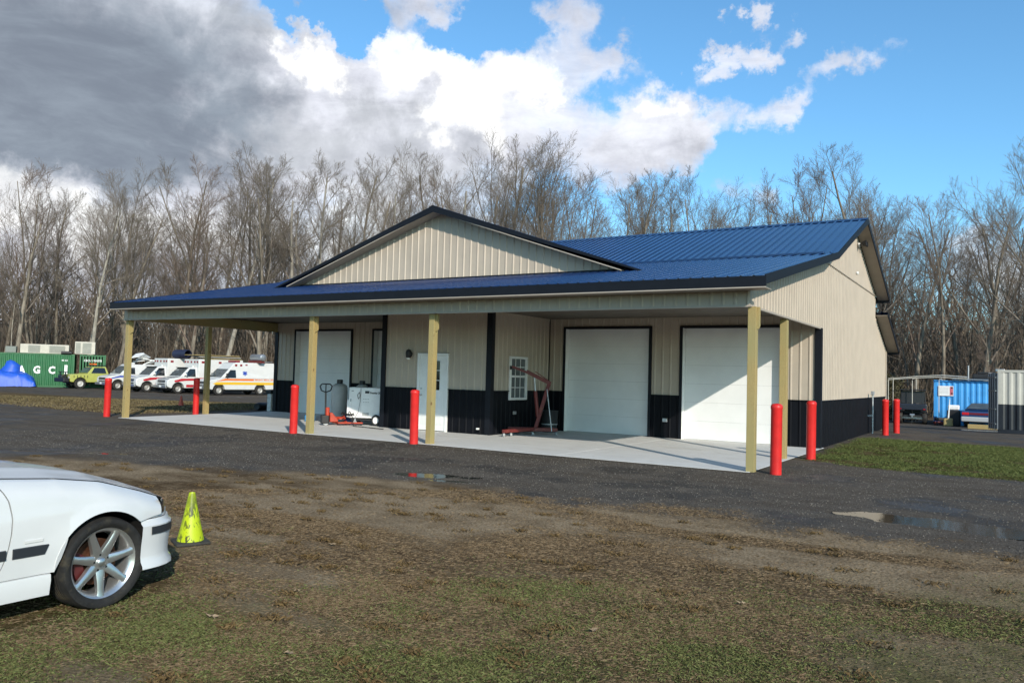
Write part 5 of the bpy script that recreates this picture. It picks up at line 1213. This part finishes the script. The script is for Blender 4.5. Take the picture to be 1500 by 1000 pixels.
proto('fanA', 'fan', 9, 18, .24); proto('fanB', 'fan', 10, 18, .22, BARK, TWIG); proto('poleA', 'pole', 11, 15, .12, PALE, TWIG); proto('poleB', 'pole', 14, 13, .10, BARK, TWIGR)
GT = 'bare trees of the woods behind the lot'
def tree(key, x, y, h, rz, label, group=GT, name='bare_tree'):
    tm, cm, H = protos[key]; s_ = h/H
    e = empty(name, (x, y, gz(x, y)-.1), rz, label, 'tree', group); e.scale = (s_*rnd.uniform(.92, 1.08), s_*rnd.uniform(.92, 1.08), s_)
    for nm, me_ in (('trunk', tm), ('crown', cm)):
        o = bpy.data.objects.new(nm, me_); COL.objects.link(o); o.parent = e
    return e
def azd(a, d): return d*sin(R(a)), d*cos(R(a))
DAZ = ([-95, -64, -50, -32, -10, 5, 32], [92, 94, 86, 71, 64, 61, 60]); TOP = ([-95, -64.4, -58.2, -54.5, -49.3, -42, -39.1, -34.2, -27.9, -24.5, -22.2, -18.4, -13, -10.4, -7.1, -5, -2.8, .8, 8, 30], [11, 11.3, 12.2, 13, 14.6, 15.5, 16.1, 16.5, 16.8, 15.4, 13.8, 14.3, 14.6, 13.4, 15.4, 13.9, 13, 14.9, 14, 13])
hero = [('wideA', -63.7, -8, 17.5, 'wide forked bare tree with crooked limbs near the left edge of the photo'), ('tallA', -59.6, -6, 18.5, 'pale straight bare tree above the right end of the long green container'),
        ('tallB', -58.0, -5, 18.5, 'tall bare tree with a dark straight trunk just left of the porch roof corner'), ('fanA', -33.6, -4, 22.8, 'broad fan shaped bare tree rising right of the front gable peak'),
        ('fanB', -28.8, -4, 22.3, 'wide vase shaped bare tree above the right slope of the front gable'), ('vaseA', -49.2, -4, 23, 'broad bare tree with many upright limbs above the left end of the roof'),
        ('vaseB', -53.5, -4, 18.5, 'reddish bare tree with upright limbs above the left porch roof corner'), ('tallB', -7.0, -4, 18.6, 'tallest bare tree just right of the roof ridge end'),
        ('wideB', 1.6, -4, 18.0, 'crooked bare tree reaching in at the right edge of the photo'), ('vaseC', -39.6, -4, 22.6, 'slender forked bare tree directly left of the gable peak'),
        ('tallC', -3.4, -3, 15.2, 'reddish bare tree behind the blue container'), ('wideA', -1.6, -3, 14.5, 'leaning bare tree behind the cream container'), ('multiA', -17.5, -3, 18.4, 'many stemmed bare tree above the middle of the blue roof'), ('multiB', -12.5, -3, 18.4, 'many stemmed bare tree above the right part of the blue roof')]
for k, a, dd, h, lb in hero:
    d = float(np.interp(a, *DAZ))+dd; x, y = azd(a, d); tree(k, x, y, h, rnd.random()*6.28, lb)
keys = ['vaseA', 'vaseB', 'vaseC', 'tallA', 'tallB', 'tallC', 'multiA', 'multiB', 'fanA', 'fanB', 'wideA', 'wideB']
nrow = 0
for row, (off, step, hs) in enumerate(((0, 4.2, 1.0), (6, 5.4, 1.01), (13, 7.5, .98), (24, 11, .92), (38, 14, .9))):
    a = -80.
    while a < 24:
        d = float(np.interp(a, *DAZ))+off+rnd.uniform(-2.6, 2.6); top_ = math.tan(R(float(np.interp(a, *TOP))))*float(np.interp(a, *DAZ))+1.9
        h = top_*hs*rnd.uniform(.90, 1.07)*(1+off*.004); x, y = azd(a, d)
        tree(rnd.choice(keys), x, y, h, rnd.random()*6.28, 'bare leafless tree standing among many alike in the woods behind the lot'); nrow += 1
        a += math.degrees(step*rnd.uniform(.7, 1.35)/d)
sap = 0
a = -80.
while a < 24:
    d = float(np.interp(a, *DAZ))+rnd.uniform(-6, 16); x, y = azd(a, d)
    tree(rnd.choice(['poleA', 'poleB']), x, y, rnd.uniform(6, 12.5), rnd.random()*6.28, 'slim bare sapling standing among many alike at the edge of the woods', 'slim bare saplings at the edge of the woods', 'sapling'); sap += 1
    a += math.degrees(2.3*rnd.uniform(.5, 1.5)/d)
# undergrowth: many thin leaning stems with side twigs
def undergrowth(name, n, dlo, dhi, hlo, hhi, rlo, rhi, m, label, twigs=4):
    az_ = nr.uniform(-84, 20, n); d = np.interp(az_, *DAZ)+nr.uniform(dlo, dhi, n); X = d*np.sin(np.radians(az_)); Y = d*np.cos(np.radians(az_)); Z = terrain(X, Y)-.1
    h = nr.uniform(hlo, hhi, n)*(.5+.9*vnoise(X, Y, 5, 91)); P0 = np.stack([X, Y, Z], -1); lean = nr.randn(n, 2)*.22
    P1 = P0+np.stack([lean[:, 0]*h*.5, lean[:, 1]*h*.5, h*.55], -1); P2 = P1+np.stack([lean[:, 0]*h*.9+nr.randn(n)*.12*h, lean[:, 1]*h*.9, h*.45], -1); r = nr.uniform(rlo, rhi, n)
    A = [P0, P1]; Bq = [P1, P2]; ra = [r, r*.7]; rb = [r*.7, r*.25]
    for k in range(twigs):
        t = nr.uniform(.15, 1, (n, 1)); base = np.where(t < .55, P0+(P1-P0)*t/.55, P1+(P2-P1)*(t-.55)/.45); dv = nr.randn(n, 3)*.5+np.array([0, 0, .75]); q = base+dv*(h*nr.uniform(.10, .32, n))[:, None]
        A.append(base); Bq.append(q); ra.append(r*.42); rb.append(r*.15)
    V, F = frusta(np.concatenate(A), np.concatenate(Bq), np.concatenate(ra), np.concatenate(rb), 3)
    me = bpy.data.meshes.new(name); fastmesh(me, V, F); me.materials.append(m); o = bpy.data.objects.new(name, me); COL.objects.link(o); tag(o, label, 'undergrowth', kind='stuff'); return o
undergrowth('undergrowth', 12000, -4, 30, 1.2, 5.5, .012, .035, BRUSH, 'tangled brown undergrowth along the edge of the woods', 5)
undergrowth('thicket', 5200, 0, 45, 5, 12, .03, .07, TWIG, 'dense mass of thin grey brown stems deeper in the woods', 6)
undergrowth('distant_woods', 9000, 40, 130, 6, 15, .07, .19, BRUSH, 'far off mass of bare trunks deep in the woods', 7)
# evergreen bush beside the utility vehicle
def bush(x, y, h, r, n, label, col1, col2):
    e = empty('bush', (x, y, gz(x, y)), 0, label, 'bush'); u = nr.rand(n); th = nr.rand(n)*6.28; zz = nr.rand(n)*h; rad = r*np.sqrt(nr.rand(n))*np.sqrt(np.clip(1-(zz/h)**3, 0, 1))*(.75+.5*vnoise(th*3, zz*2, 1, 3))
    C_ = np.stack([rad*np.cos(th), rad*np.sin(th), zz], -1); a = nr.randn(n, 3); a /= np.linalg.norm(a, axis=1, keepdims=True); b2 = np.cross(a, nr.randn(n, 3)); s_ = .05+.05*nr.rand(n, 1)
    V = np.stack([C_-a*s_, C_+a*s_, C_+b2*s_*.6], 1).reshape(-1, 3); F = np.arange(3*n).reshape(-1, 3); me = bpy.data.meshes.new('foliage'); fastmesh(me, V, F)
    at = me.attributes.new('tint', 'FLOAT', 'POINT'); at.data.foreach_set('value', np.repeat(nr.rand(n), 3).astype(np.float32)); me.materials.append(bark_like('bush leaves', col1, col2))
    o = bpy.data.objects.new('foliage', me); COL.objects.link(o); o.parent = e
    S = [((0, 0, -.1), tuple(np.array([rnd.uniform(-r, r)*.6, rnd.uniform(-r, r)*.6, h*.8])), .03, .01, 4) for _ in range(9)]
    o = bpy.data.objects.new('stems', segs_mesh('stems', [(np.array(p), np.array(q), a_, b_, s2) for p, q, a_, b_, s2 in S], BRUSH)); COL.objects.link(o); o.parent = e
bush(-6.9, 55.5, 2.9, 1.9, 9000, 'dull olive bush behind the barn corner left of the utility vehicle', (.03, .028, .013), (.085, .075, .035))

# fallen leaves lying in the near grass
LEAF = mat('dead leaf', (.24, .17, .10), .6, 0, .2, 30)
def leaf(x, y, s_, rz, lb, m=LEAF):
    n = 10; V = [(0, 0, .012)]
    for k in range(n):
        a = 2*pi*k/n; r = s_*(1 if k % 2 else .42)*(1.25 if k in (1, 5) else 1); V.append((r*cos(a), r*sin(a)*.8, .004+.014*(k % 3)))
    F = [(0, 1+k, 1+(k+1) % n) for k in range(n)]
    o = raw('fallen_leaf', V, F, m); o.location = (x, y, gz(x, y)+.018); o.rotation_euler = (.1, .15, rz); so = o.modifiers.new('thickness', 'SOLIDIFY'); so.thickness = .001; o.scale = (.75, .75, .5)
    tag(o, lb, 'leaf', 'dead leaves on the grass')

# ------------------------------------------------------------------ the white coupe in the foreground
car = empty('white_coupe', (-6.05, 3.23, gz(-6.05, 3.23)-.012), 0, 'white sport coupe with silver seven spoke wheels entering the photo at the left', 'car')
HU = ([-3.6, -3.0, -2.4, -.75, -.3, 0, .3, .45, .55, .65, .8], [.86, .90, .93, .935, .895, .848, .755, .70, .665, .63, .59])
PU = ([-3.9, -3.6, -3.1, -2.6, .1, .3, .45, .6, .72, .8], [.86, .93, .98, 1, 1, .985, .955, .905, .84, .78])
BZs = ([.12, .25, .33, .45, .6, .699, .706, .78, .95], [.80, .835, .842, .852, .853, .848, .843, .833, .815])
Hf = lambda u: float(np.interp(u, *HU))
def xs_(u, z):
    h = Hf(u); x = float(np.interp(z, *BZs)); t = max(0., (z-(h-.13))/.13); x -= .105*t**2.2
    x *= float(np.interp(u, *PU))
    for c in (0, -2.70):
        rho = math.hypot(u-c, z-.31); x += .014*max(0., 1-abs(rho-.345)/.075)
    return x
def coons(Bc, Tc, Lc, Rc, nt=22):
    n = len(Bc); out = []
    B0, B1, T0, T1 = Bc[0], Bc[-1], Tc[0], Tc[-1]
    for i in range(n):
        s_ = i/(n-1); row = []
        for j in range(nt+1):
            t = j/nt; Lp = Lc(t); Rp = Rc(t)
            row.append(tuple((1-t)*Bc[i][k]+t*Tc[i][k]+(1-s_)*Lp[k]+s_*Rp[k]-((1-s_)*(1-t)*B0[k]+s_*(1-t)*B1[k]+(1-s_)*t*T0[k]+s_*t*T1[k]) for k in (0, 1)))
        out.append(row)
    return out
def pts_interp(P):
    us = np.linspace(0, 1, len(P)); return lambda t: (float(np.interp(t, us, [p[0] for p in P])), float(np.interp(t, us, [p[1] for p in P])))
def side_panel(name, G, m=CARW):
    for s_ in (-1, 1):
        P = [[(s_*xs_(u, z), u, z) for (u, z) in row] for row in G]
        # returned edges so that every panel has thickness at its gaps
        P = [[(s_*(abs(r[0][0])-.02), r[0][1], r[0][2])]+r+[(s_*(abs(r[-1][0])-.03), r[-1][1], r[-1][2]-.004)] for r in P]
        P = [[(s_*(abs(p[0])-.02), p[1], p[2]) for p in P[0]]]+P+[[(s_*(abs(p[0])-.02), p[1], p[2]) for p in P[-1]]]
        MB().grid(P).build(name, m, car, True)
doorc = [(-.70, .315), (-.655, .40), (-.625, .50), (-.61, .60), (-.607, .70), (-.625, .79), (-.665, .87), (-.74, Hf(-.74)-.004)]
def arcp(c, a0, a1, n, r=.345): return [(c+r*cos(R(a0+(a1-a0)*i/n)), .31+r*sin(R(a0+(a1-a0)*i/n))) for i in range(n+1)]
# fender
Bc = [(-.70, .315), (-.62, .315), (-.52, .315), (-.42, .315)]+arcp(0, 179, 45, 26)+[(.30, .563), (.36, .572), (.43, .580)]
gs = [(p[0]+.70)/1.13 for p in Bc]; Tc = [(-.74+g*1.19, Hf(-.74+g*1.19)-.004) for g in gs]
dl_ = pts_interp(doorc)
side_panel('front_fender', coons(Bc, Tc, dl_, pts_interp([(.43, .58), (.445, .65), Tc[-1]])))
# door
n = 22; Bd = [(-2.0+i*(-.708+2.0)/n, .315) for i in range(n+1)]; Td = [(-2.0+i*(-.748+2.0)/n, Hf(-1)-.006) for i in range(n+1)]
side_panel('door', coons(Bd, Td, pts_interp([(-2.0, .315), (-2.0, Hf(-2)-.006)]), lambda t: (dl_(t)[0]-.008, dl_(t)[1])))
Bq_ = [(-3.60, .50), (-3.3, .50)]+[(p[0], p[1]) for p in reversed(arcp(-2.70, 0, 146, 26))][::1][:0]+[]
Bq_ = [(-3.60, .50), (-3.45, .50), (-3.2, .50)]+[p for p in arcp(-2.70, 146, 1, 26)]+[(-2.25, .315), (-2.12, .315), (-2.008, .315)]
gs = [(p[0]+3.60)/1.592 for p in Bq_]; Tq = [(-3.60+g*1.592, Hf(-3.6+g*1.592)-.006) for g in gs]
side_panel('quarter_panel', coons(Bq_, Tq, pts_interp([(-3.6, .50), (-3.6, Tq[0][1])]), pts_interp([(-2.008, .315), (-2.008, Tq[-1][1])])))
# sill skirts
for s_ in (-1, 1):
    P = []
    for i in range(20):
        u = -2.34+i*(-.365+2.34)/19
        P.append([(s_*(xs_(u, .31)-.012), u, .311), (s_*(xs_(u, .31)+.004), u, .306), (s_*(xs_(u, .28)+.012), u, .27), (s_*.85, u, .21), (s_*.845, u, .175), (s_*.80, u, .165), (s_*.70, u, .17)])
    P = [[(p[0]*.93, p[1], p[2]) for p in P[0]]]+P+[[(p[0]*.90, p[1], p[2]) for p in P[-1]]]
    MB().grid(P).build('sill_skirt', CARW, car, True)
    for (a, c) in ((-2.0, -.645), (-.605, -.40)):
        P = []
        for i in range(8):
            u = a+(c-a)*i/7; sl = .012 if (c > -.5 and i == 7) else 0
            P.append([(s_*(xs_(u, .44)-.003), u-sl, .436), (s_*(xs_(u, .44)+.010), u-sl, .442), (s_*(xs_(u, .5)+.010), u+sl, .498), (s_*(xs_(u, .5)-.003), u+sl, .504)])
        P = [[(s_*(abs(p[0])-.012), p[1], p[2]) for p in P[0]]]+P+[[(s_*(abs(p[0])-.012), p[1], p[2]) for p in P[-1]]]
        MB().grid(P).build('rubbing_strip', mat('grey black rubbing strip', (.022, .025, .03), .45), car, True)
    P = [[(s_*(xs_(u, z)+dx), u, z) for (z, dx) in ((.522, -.002), (.526, .007), (.542, .007), (.546, -.002))] for u in (-.535, -.53, -.44, -.425)]
    MB().grid(P).build('side_indicator', LAMPC, car)
# hood
P = []
for i in range(33):
    wv = -1+2*i/32; row = []
    for j in range(29):
        v = j/28; uf = .52+.11*(1-wv**2); u = -.80+(uf+.80)*v; ed_ = xs_(u, Hf(u)-.004)-.006; x = wv*ed_
        cr = float(np.interp(u, [-.8, 0, .5, .75], [.055, .05, .042, .03])); z = Hf(u)+.002+cr*(1-abs(wv)**2.3)+.010*math.exp(-((abs(wv)-.62)/.09)**2)
        row.append((x, u, z))
    row.append((row[-1][0], row[-1][1]+.004, row[-1][2]-.03)); P.append(row)
MB().grid(P).build('hood', CARW, car, True)
# bumper: plan path by vertical profile
def wrap(path, prof, m, name, clip=None):
    P = []
    for k, (wx_, u, nx_, ny_) in enumerate(path): P.append([(wx_+nx_*o, u+ny_*o, z) for (o, z) in prof])
    return MB().grid(P).build(name, m, car, True)
def bpath(u0, pts=26):
    raw_ = [(.855, .262), (.850, .33), (.838, .40), (.812, .47), (.76, .545), (.67, .61), (.52, .66), (.35, .69), (.17, .705), (0, .71)]
    raw_ = [p for p in raw_ if p[1] >= u0]; full = raw_+[(-x, u) for x, u in reversed(raw_[:-1])]
    out = []
    for i, (x, u) in enumerate(full):
        a = full[max(0, i-1)]; c = full[min(len(full)-1, i+1)]; tx_, ty_ = c[0]-a[0], c[1]-a[1]; l_ = math.hypot(tx_, ty_); out.append((x, u, ty_/l_*1, -tx_/l_*1))
    return out
bp = bpath(.2)
wrap(bp, [(-.045, .553), (-.02, .556), (-.012, .530), (0, .520), (.008, .512), (.004, .44), (-.004, .38), (-.008, .30), (-.002, .265), (.018, .235), (.022, .215), (.0, .205), (-.06, .20)], CARW, 'front_bumper')
wrap([p for p in bpath(.3)], [(-.0, .505), (.012, .502), (.014, .45), (.0, .446)], MATS['grey black rubbing strip'], 'bumper_strip')
wrap([p for p in bpath(.3)], [(-.05, .204), (-.03, .198), (-.028, .18), (-.07, .175)], BLACK, 'front_splitter')
wrap([(x, u-.006, a, c) for x, u, a, c in bp], [(-.05, .60), (-.03, .598), (-.028, .56), (-.05, .556)], CARW, 'bumper_ledge')
# lamps and nose
LG = mat('smoked headlamp', (.012, .013, .016), .06, 0, spec=.9, coat=1.)
for s_ in (-1, 1):
    pth = [(.80, .433), (.79, .452), (.77, .478), (.735, .505), (.68, .53), (.60, .55), (.45, .575), (.32, .59)]
    P = [[(s_*(x-.002), u+.006, .582), (s_*(x+.0), u+.012, .60), (s_*(x-.012), u+.008, Hf(u)*.5+.33), (s_*(x-.03), u-.01, max(.64, Hf(u)-.022))] for x, u in pth]
    MB().grid(P).build('headlight', LG, car, True)
    MB().lathe([(0, .0), (.01, .055), (.03, .062), (.03, 0)], 20, 'y', (s_*.56, .50, .625)).build('lamp_reflector', CHROME, car, True)
B('grille', -.30, .30, .53, .60, .56, .66, BLACK, car, .02); B('lower_intake', -.45, .45, .60, .70, .24, .36, BLACK, car, .02)
for s_ in (-1, 1): B('kidney_grille', min(s_*.02, s_*.13), max(s_*.02, s_*.13), .60, .625, .58, .66, CHROME, car, .012)
# unseen black boxes added under hood and floor to block light; wheel well liners
B('underbody_light_block', -.62, .62, -3.5, .50, .17, .40, BLACK, car, .03); B('engine_bay_light_block', -.46, .46, -.75, .48, .40, .60, BLACK, car)
for c in (0, -2.70):
    for s_ in (-1, 1):
        P = []
        for i in range(15):
            a = R(-14+208*i/14); P.append([(s_*w_, c+.352*cos(a), max(.17, .31+.352*sin(a))) for w_ in (.825, .66, .46)]+[(s_*.46, c, .31)])
        MB().grid(P).build('wheel_well', mat('wheel well liner', (.006, .006, .006), .9), car)
        B('strut', min(s_*.5, s_*.56), max(s_*.5, s_*.56), c-.05, c+.05, .3, .62, BLACK, car)
        MB().cyl((s_*.60, c+.30, .30), (s_*.62, c+.20, .52), .012).build('brake_hose', BLACK, car)
# greenhouse
def quadstrip(name, rows, m, bev_=0): return MB().grid(rows).build(name, m, car, True)
def green(u, z, wv):   # wv in -1..1
    hw_ = float(np.interp(z, [.92, 1.35], [.72, .54])); return (wv*hw_, u-.04*(wv**2), z)
def surf(name, prof, m, w0=-1, w1=1, crown=.02, off=0, n=15):
    rows = []
    for i in range(n):
        wv = w0+(w1-w0)*i/(n-1); rows.append([(lambda p: (p[0], p[1], p[2]+crown*(1-wv*wv)+off))(green(u, z, wv)) for (u, z) in prof])
    return quadstrip(name, rows, m)
surf('windshield', [(-.78, .955), (-.95, 1.06), (-1.15, 1.17), (-1.42, 1.30)], GLASS, -.96, .96)
surf('cowl', [(-.70, .925), (-.79, .95)], BLACK, -.93, .93, .035)
surf('roof_skin', [(-1.42, 1.302), (-1.6, 1.345), (-1.95, 1.365), (-2.3, 1.35), (-2.55, 1.30)], CARW)
surf('rear_window', [(-2.55, 1.298), (-2.8, 1.20), (-3.1, 1.04), (-3.22, .97)], GLASS, -.9, .9)
surf('trunk_lid', [(-3.15, .955), (-3.3, .94), (-3.6, .90), (-3.72, .86), (-3.74, .70), (-3.74, .55)], CARW, -1, 1, .02)
for s_ in (-1, 1):
    P = [[(s_*.735, u, .925), (s_*.715, u, .94), (s_*(.72-(z-.92)*.42), u2, z)] for (u, u2, z) in ((-.80, -.86, .96), (-1.1, -1.2, 1.20), (-1.45, -1.5, 1.325), (-1.9, -1.9, 1.35), (-2.4, -2.35, 1.33), (-2.75, -2.6, 1.25), (-3.15, -3.1, 1.0))]
    MB().grid(P).build('side_glass', GLASS, car, True)
    MB().tube([(s_*.705, -.80, .955), (s_*.615, -1.18, 1.19), (s_*.555, -1.47, 1.325), (s_*.545, -1.95, 1.355), (s_*.56, -2.4, 1.33), (s_*.62, -2.8, 1.18), (s_*.70, -3.2, .95)], .028, 8).build('roof_pillar', CARW, car, True)
    MB().box(min(s_*.80, s_*.96), max(s_*.80, s_*.96), -1.12, -.98, .93, 1.05).build('door_mirror', CARW, car, bev=.03)
B('rear_bumper', -.80, .80, -3.86, -3.6, .25, .55, CARW, car, .06); B('rear_shelf', -.70, .70, -3.7, -.8, .60, .70, BLACK, car)
for s_ in (-1, 1): B('tail_light', min(s_*.45, s_*.76), max(s_*.45, s_*.76), -3.76, -3.72, .64, .78, LAMPR2, car, .01)
MB().cyl((.38, -.78, .985), (.05, -.85, 1.0), .008).build('wiper', BLACK, car)
# wheels
DISC = mat('rusty brake disc', (.085, .035, .018), .6, .5, .3, 12); CAL = mat('red brake caliper', (.075, .008, .008), .6)
TYR = mat('worn front tyre', (.018, .0175, .017), .75, 0, .25, 14, .5, 40, .3, dirt=(.065, .055, .035), dirtscale=9, dirtlo=.50, dirthi=.75)
def sport_wheel():
    wh = bpy.data.objects.new('wheel', None); COL.objects.link(wh); wh.parent = car
    r, h = .306, .122
    pr = [(-h*.80, .235), (-h*.95, .25), (-h*1.02, .272), (-h*.98, .292), (-h*.86, .299), (-h*.70, r-.002)]
    for k in range(-3, 4): pr += [(k*.024-.008, r), (k*.024+.006, r), (k*.024+.008, r-.006), (k*.024+.014, r-.006)] if k < 3 else [(k*.024-.008, r)]
    pr += [(h*.86, .299), (h*.98, .292), (h*1.02, .272), (h*.95, .25), (h*.80, .235)]
    MB().lathe(pr, 72, 'x').build('tyre', TYR, wh, True)
    MB().lathe([(-.09, .225), (-.085, .205), (.03, .198), (.055, .205), (.078, .214), (.088, .226), (.098, .236), (.100, .241), (.094, .244), (.086, .240)], 72, 'x').build('rim_barrel', RIMS, wh, True)
    for k in range(7):
        a0 = 2*pi*k/7+.20; mb = MB()
        secs = [(.040, .034, .062, .034), (.08, .031, .070, .040), (.13, .026, .078, .038), (.18, .023, .083, .034), (.205, .023, .086, .032), (.228, .032, .088, .026)]
        for (rr, hw_, xf, th) in secs:
            for (tt, xx) in ((-hw_, xf-th), (-hw_, xf-.006), (-hw_*.62, xf), (hw_*.62, xf), (hw_, xf-.006), (hw_, xf-th)):
                y = rr*cos(a0)-tt*sin(a0); z = rr*sin(a0)+tt*cos(a0); mb.V.append((xx, y, z))
        for i in range(len(secs)-1):
            for j in range(6): j2 = (j+1) % 6; mb.F.append((i*6+j, i*6+j2, (i+1)*6+j2, (i+1)*6+j))
        mb.F.append(tuple(range(6))); mb.F.append(tuple(range(len(secs)*6-1, len(secs)*6-7, -1)))
        mb.build('spoke', RIMS, wh, True)
    MB().lathe([(.02, .07), (.055, .072), (.064, .064), (.064, .040), (.058, .036), (.058, 0)], 40, 'x').build('hub', RIMS, wh, True)
    MB().lathe([(.058, .031), (.074, .030), (.080, .022), (.081, 0)], 32, 'x').build('centre_cap', BARE, wh, True)
    for k in range(5):
        a = 2*pi*k/5+.5; MB().cyl((.052, .053*cos(a), .053*sin(a)), (.0655, .053*cos(a), .053*sin(a)), .0085, .0085, 8).build('lug_bolt', BLACK, wh)
    MB().lathe([(-.02, .04), (-.02, .155), (-.002, .155), (-.002, .09), (.02, .085), (.02, 0)], 40, 'x').build('brake_disc', DISC, wh, True)
    mb = MB()
    for i in range(7):
        a = R(150+70*i/6)
        for (xx, rr) in ((-.04, .10), (.022, .10), (.022, .172), (-.04, .172)): mb.V.append((xx, rr*cos(a), rr*sin(a)))
    for i in range(6):
        for j in range(4): j2 = (j+1) % 4; mb.F.append((i*4+j, i*4+j2, (i+1)*4+j2, (i+1)*4+j))
    mb.F += [(0, 1, 2, 3), (27, 26, 25, 24)]; mb.build('brake_caliper', CAL, wh, bev=.005)
    return wh
wf_ = sport_wheel(); wf_.location = (.735, 0, .306); wf_.rotation_euler = (0, 0, R(3))
for (x, u, fl_) in ((-.735, 0, 1), (.735, -2.70, 0), (-.735, -2.70, 1)):
    c = copy_tree(wf_, car); c.location = (x, u, .306); c.rotation_euler = (0, 0, pi+R(3 if u == 0 else 0) if fl_ else 0)
leaf(-4.42, 3.50, .055, .4, 'pale dead leaf lying in the grass just right of the white car wheel')
leaf(-3.52, 3.33, .055, 2.0, 'dead leaf lying in the near grass at the bottom left of the centre')
leaf(-2.27, 4.76, .05, 1.0, 'dead leaf lying in the green grass below the middle of the photo')
leaf(-4.46, 4.27, .045, 2.6, 'curled dead leaf at the edge of the green grass right of the car')
leaf(-1.67, 5.99, .045, .2, 'brown curled leaf on the worn turf in front of the corner post')
leaf(-5.35, 5.55, .05, .9, 'long pale dead leaf on brown turf right of the traffic cone')
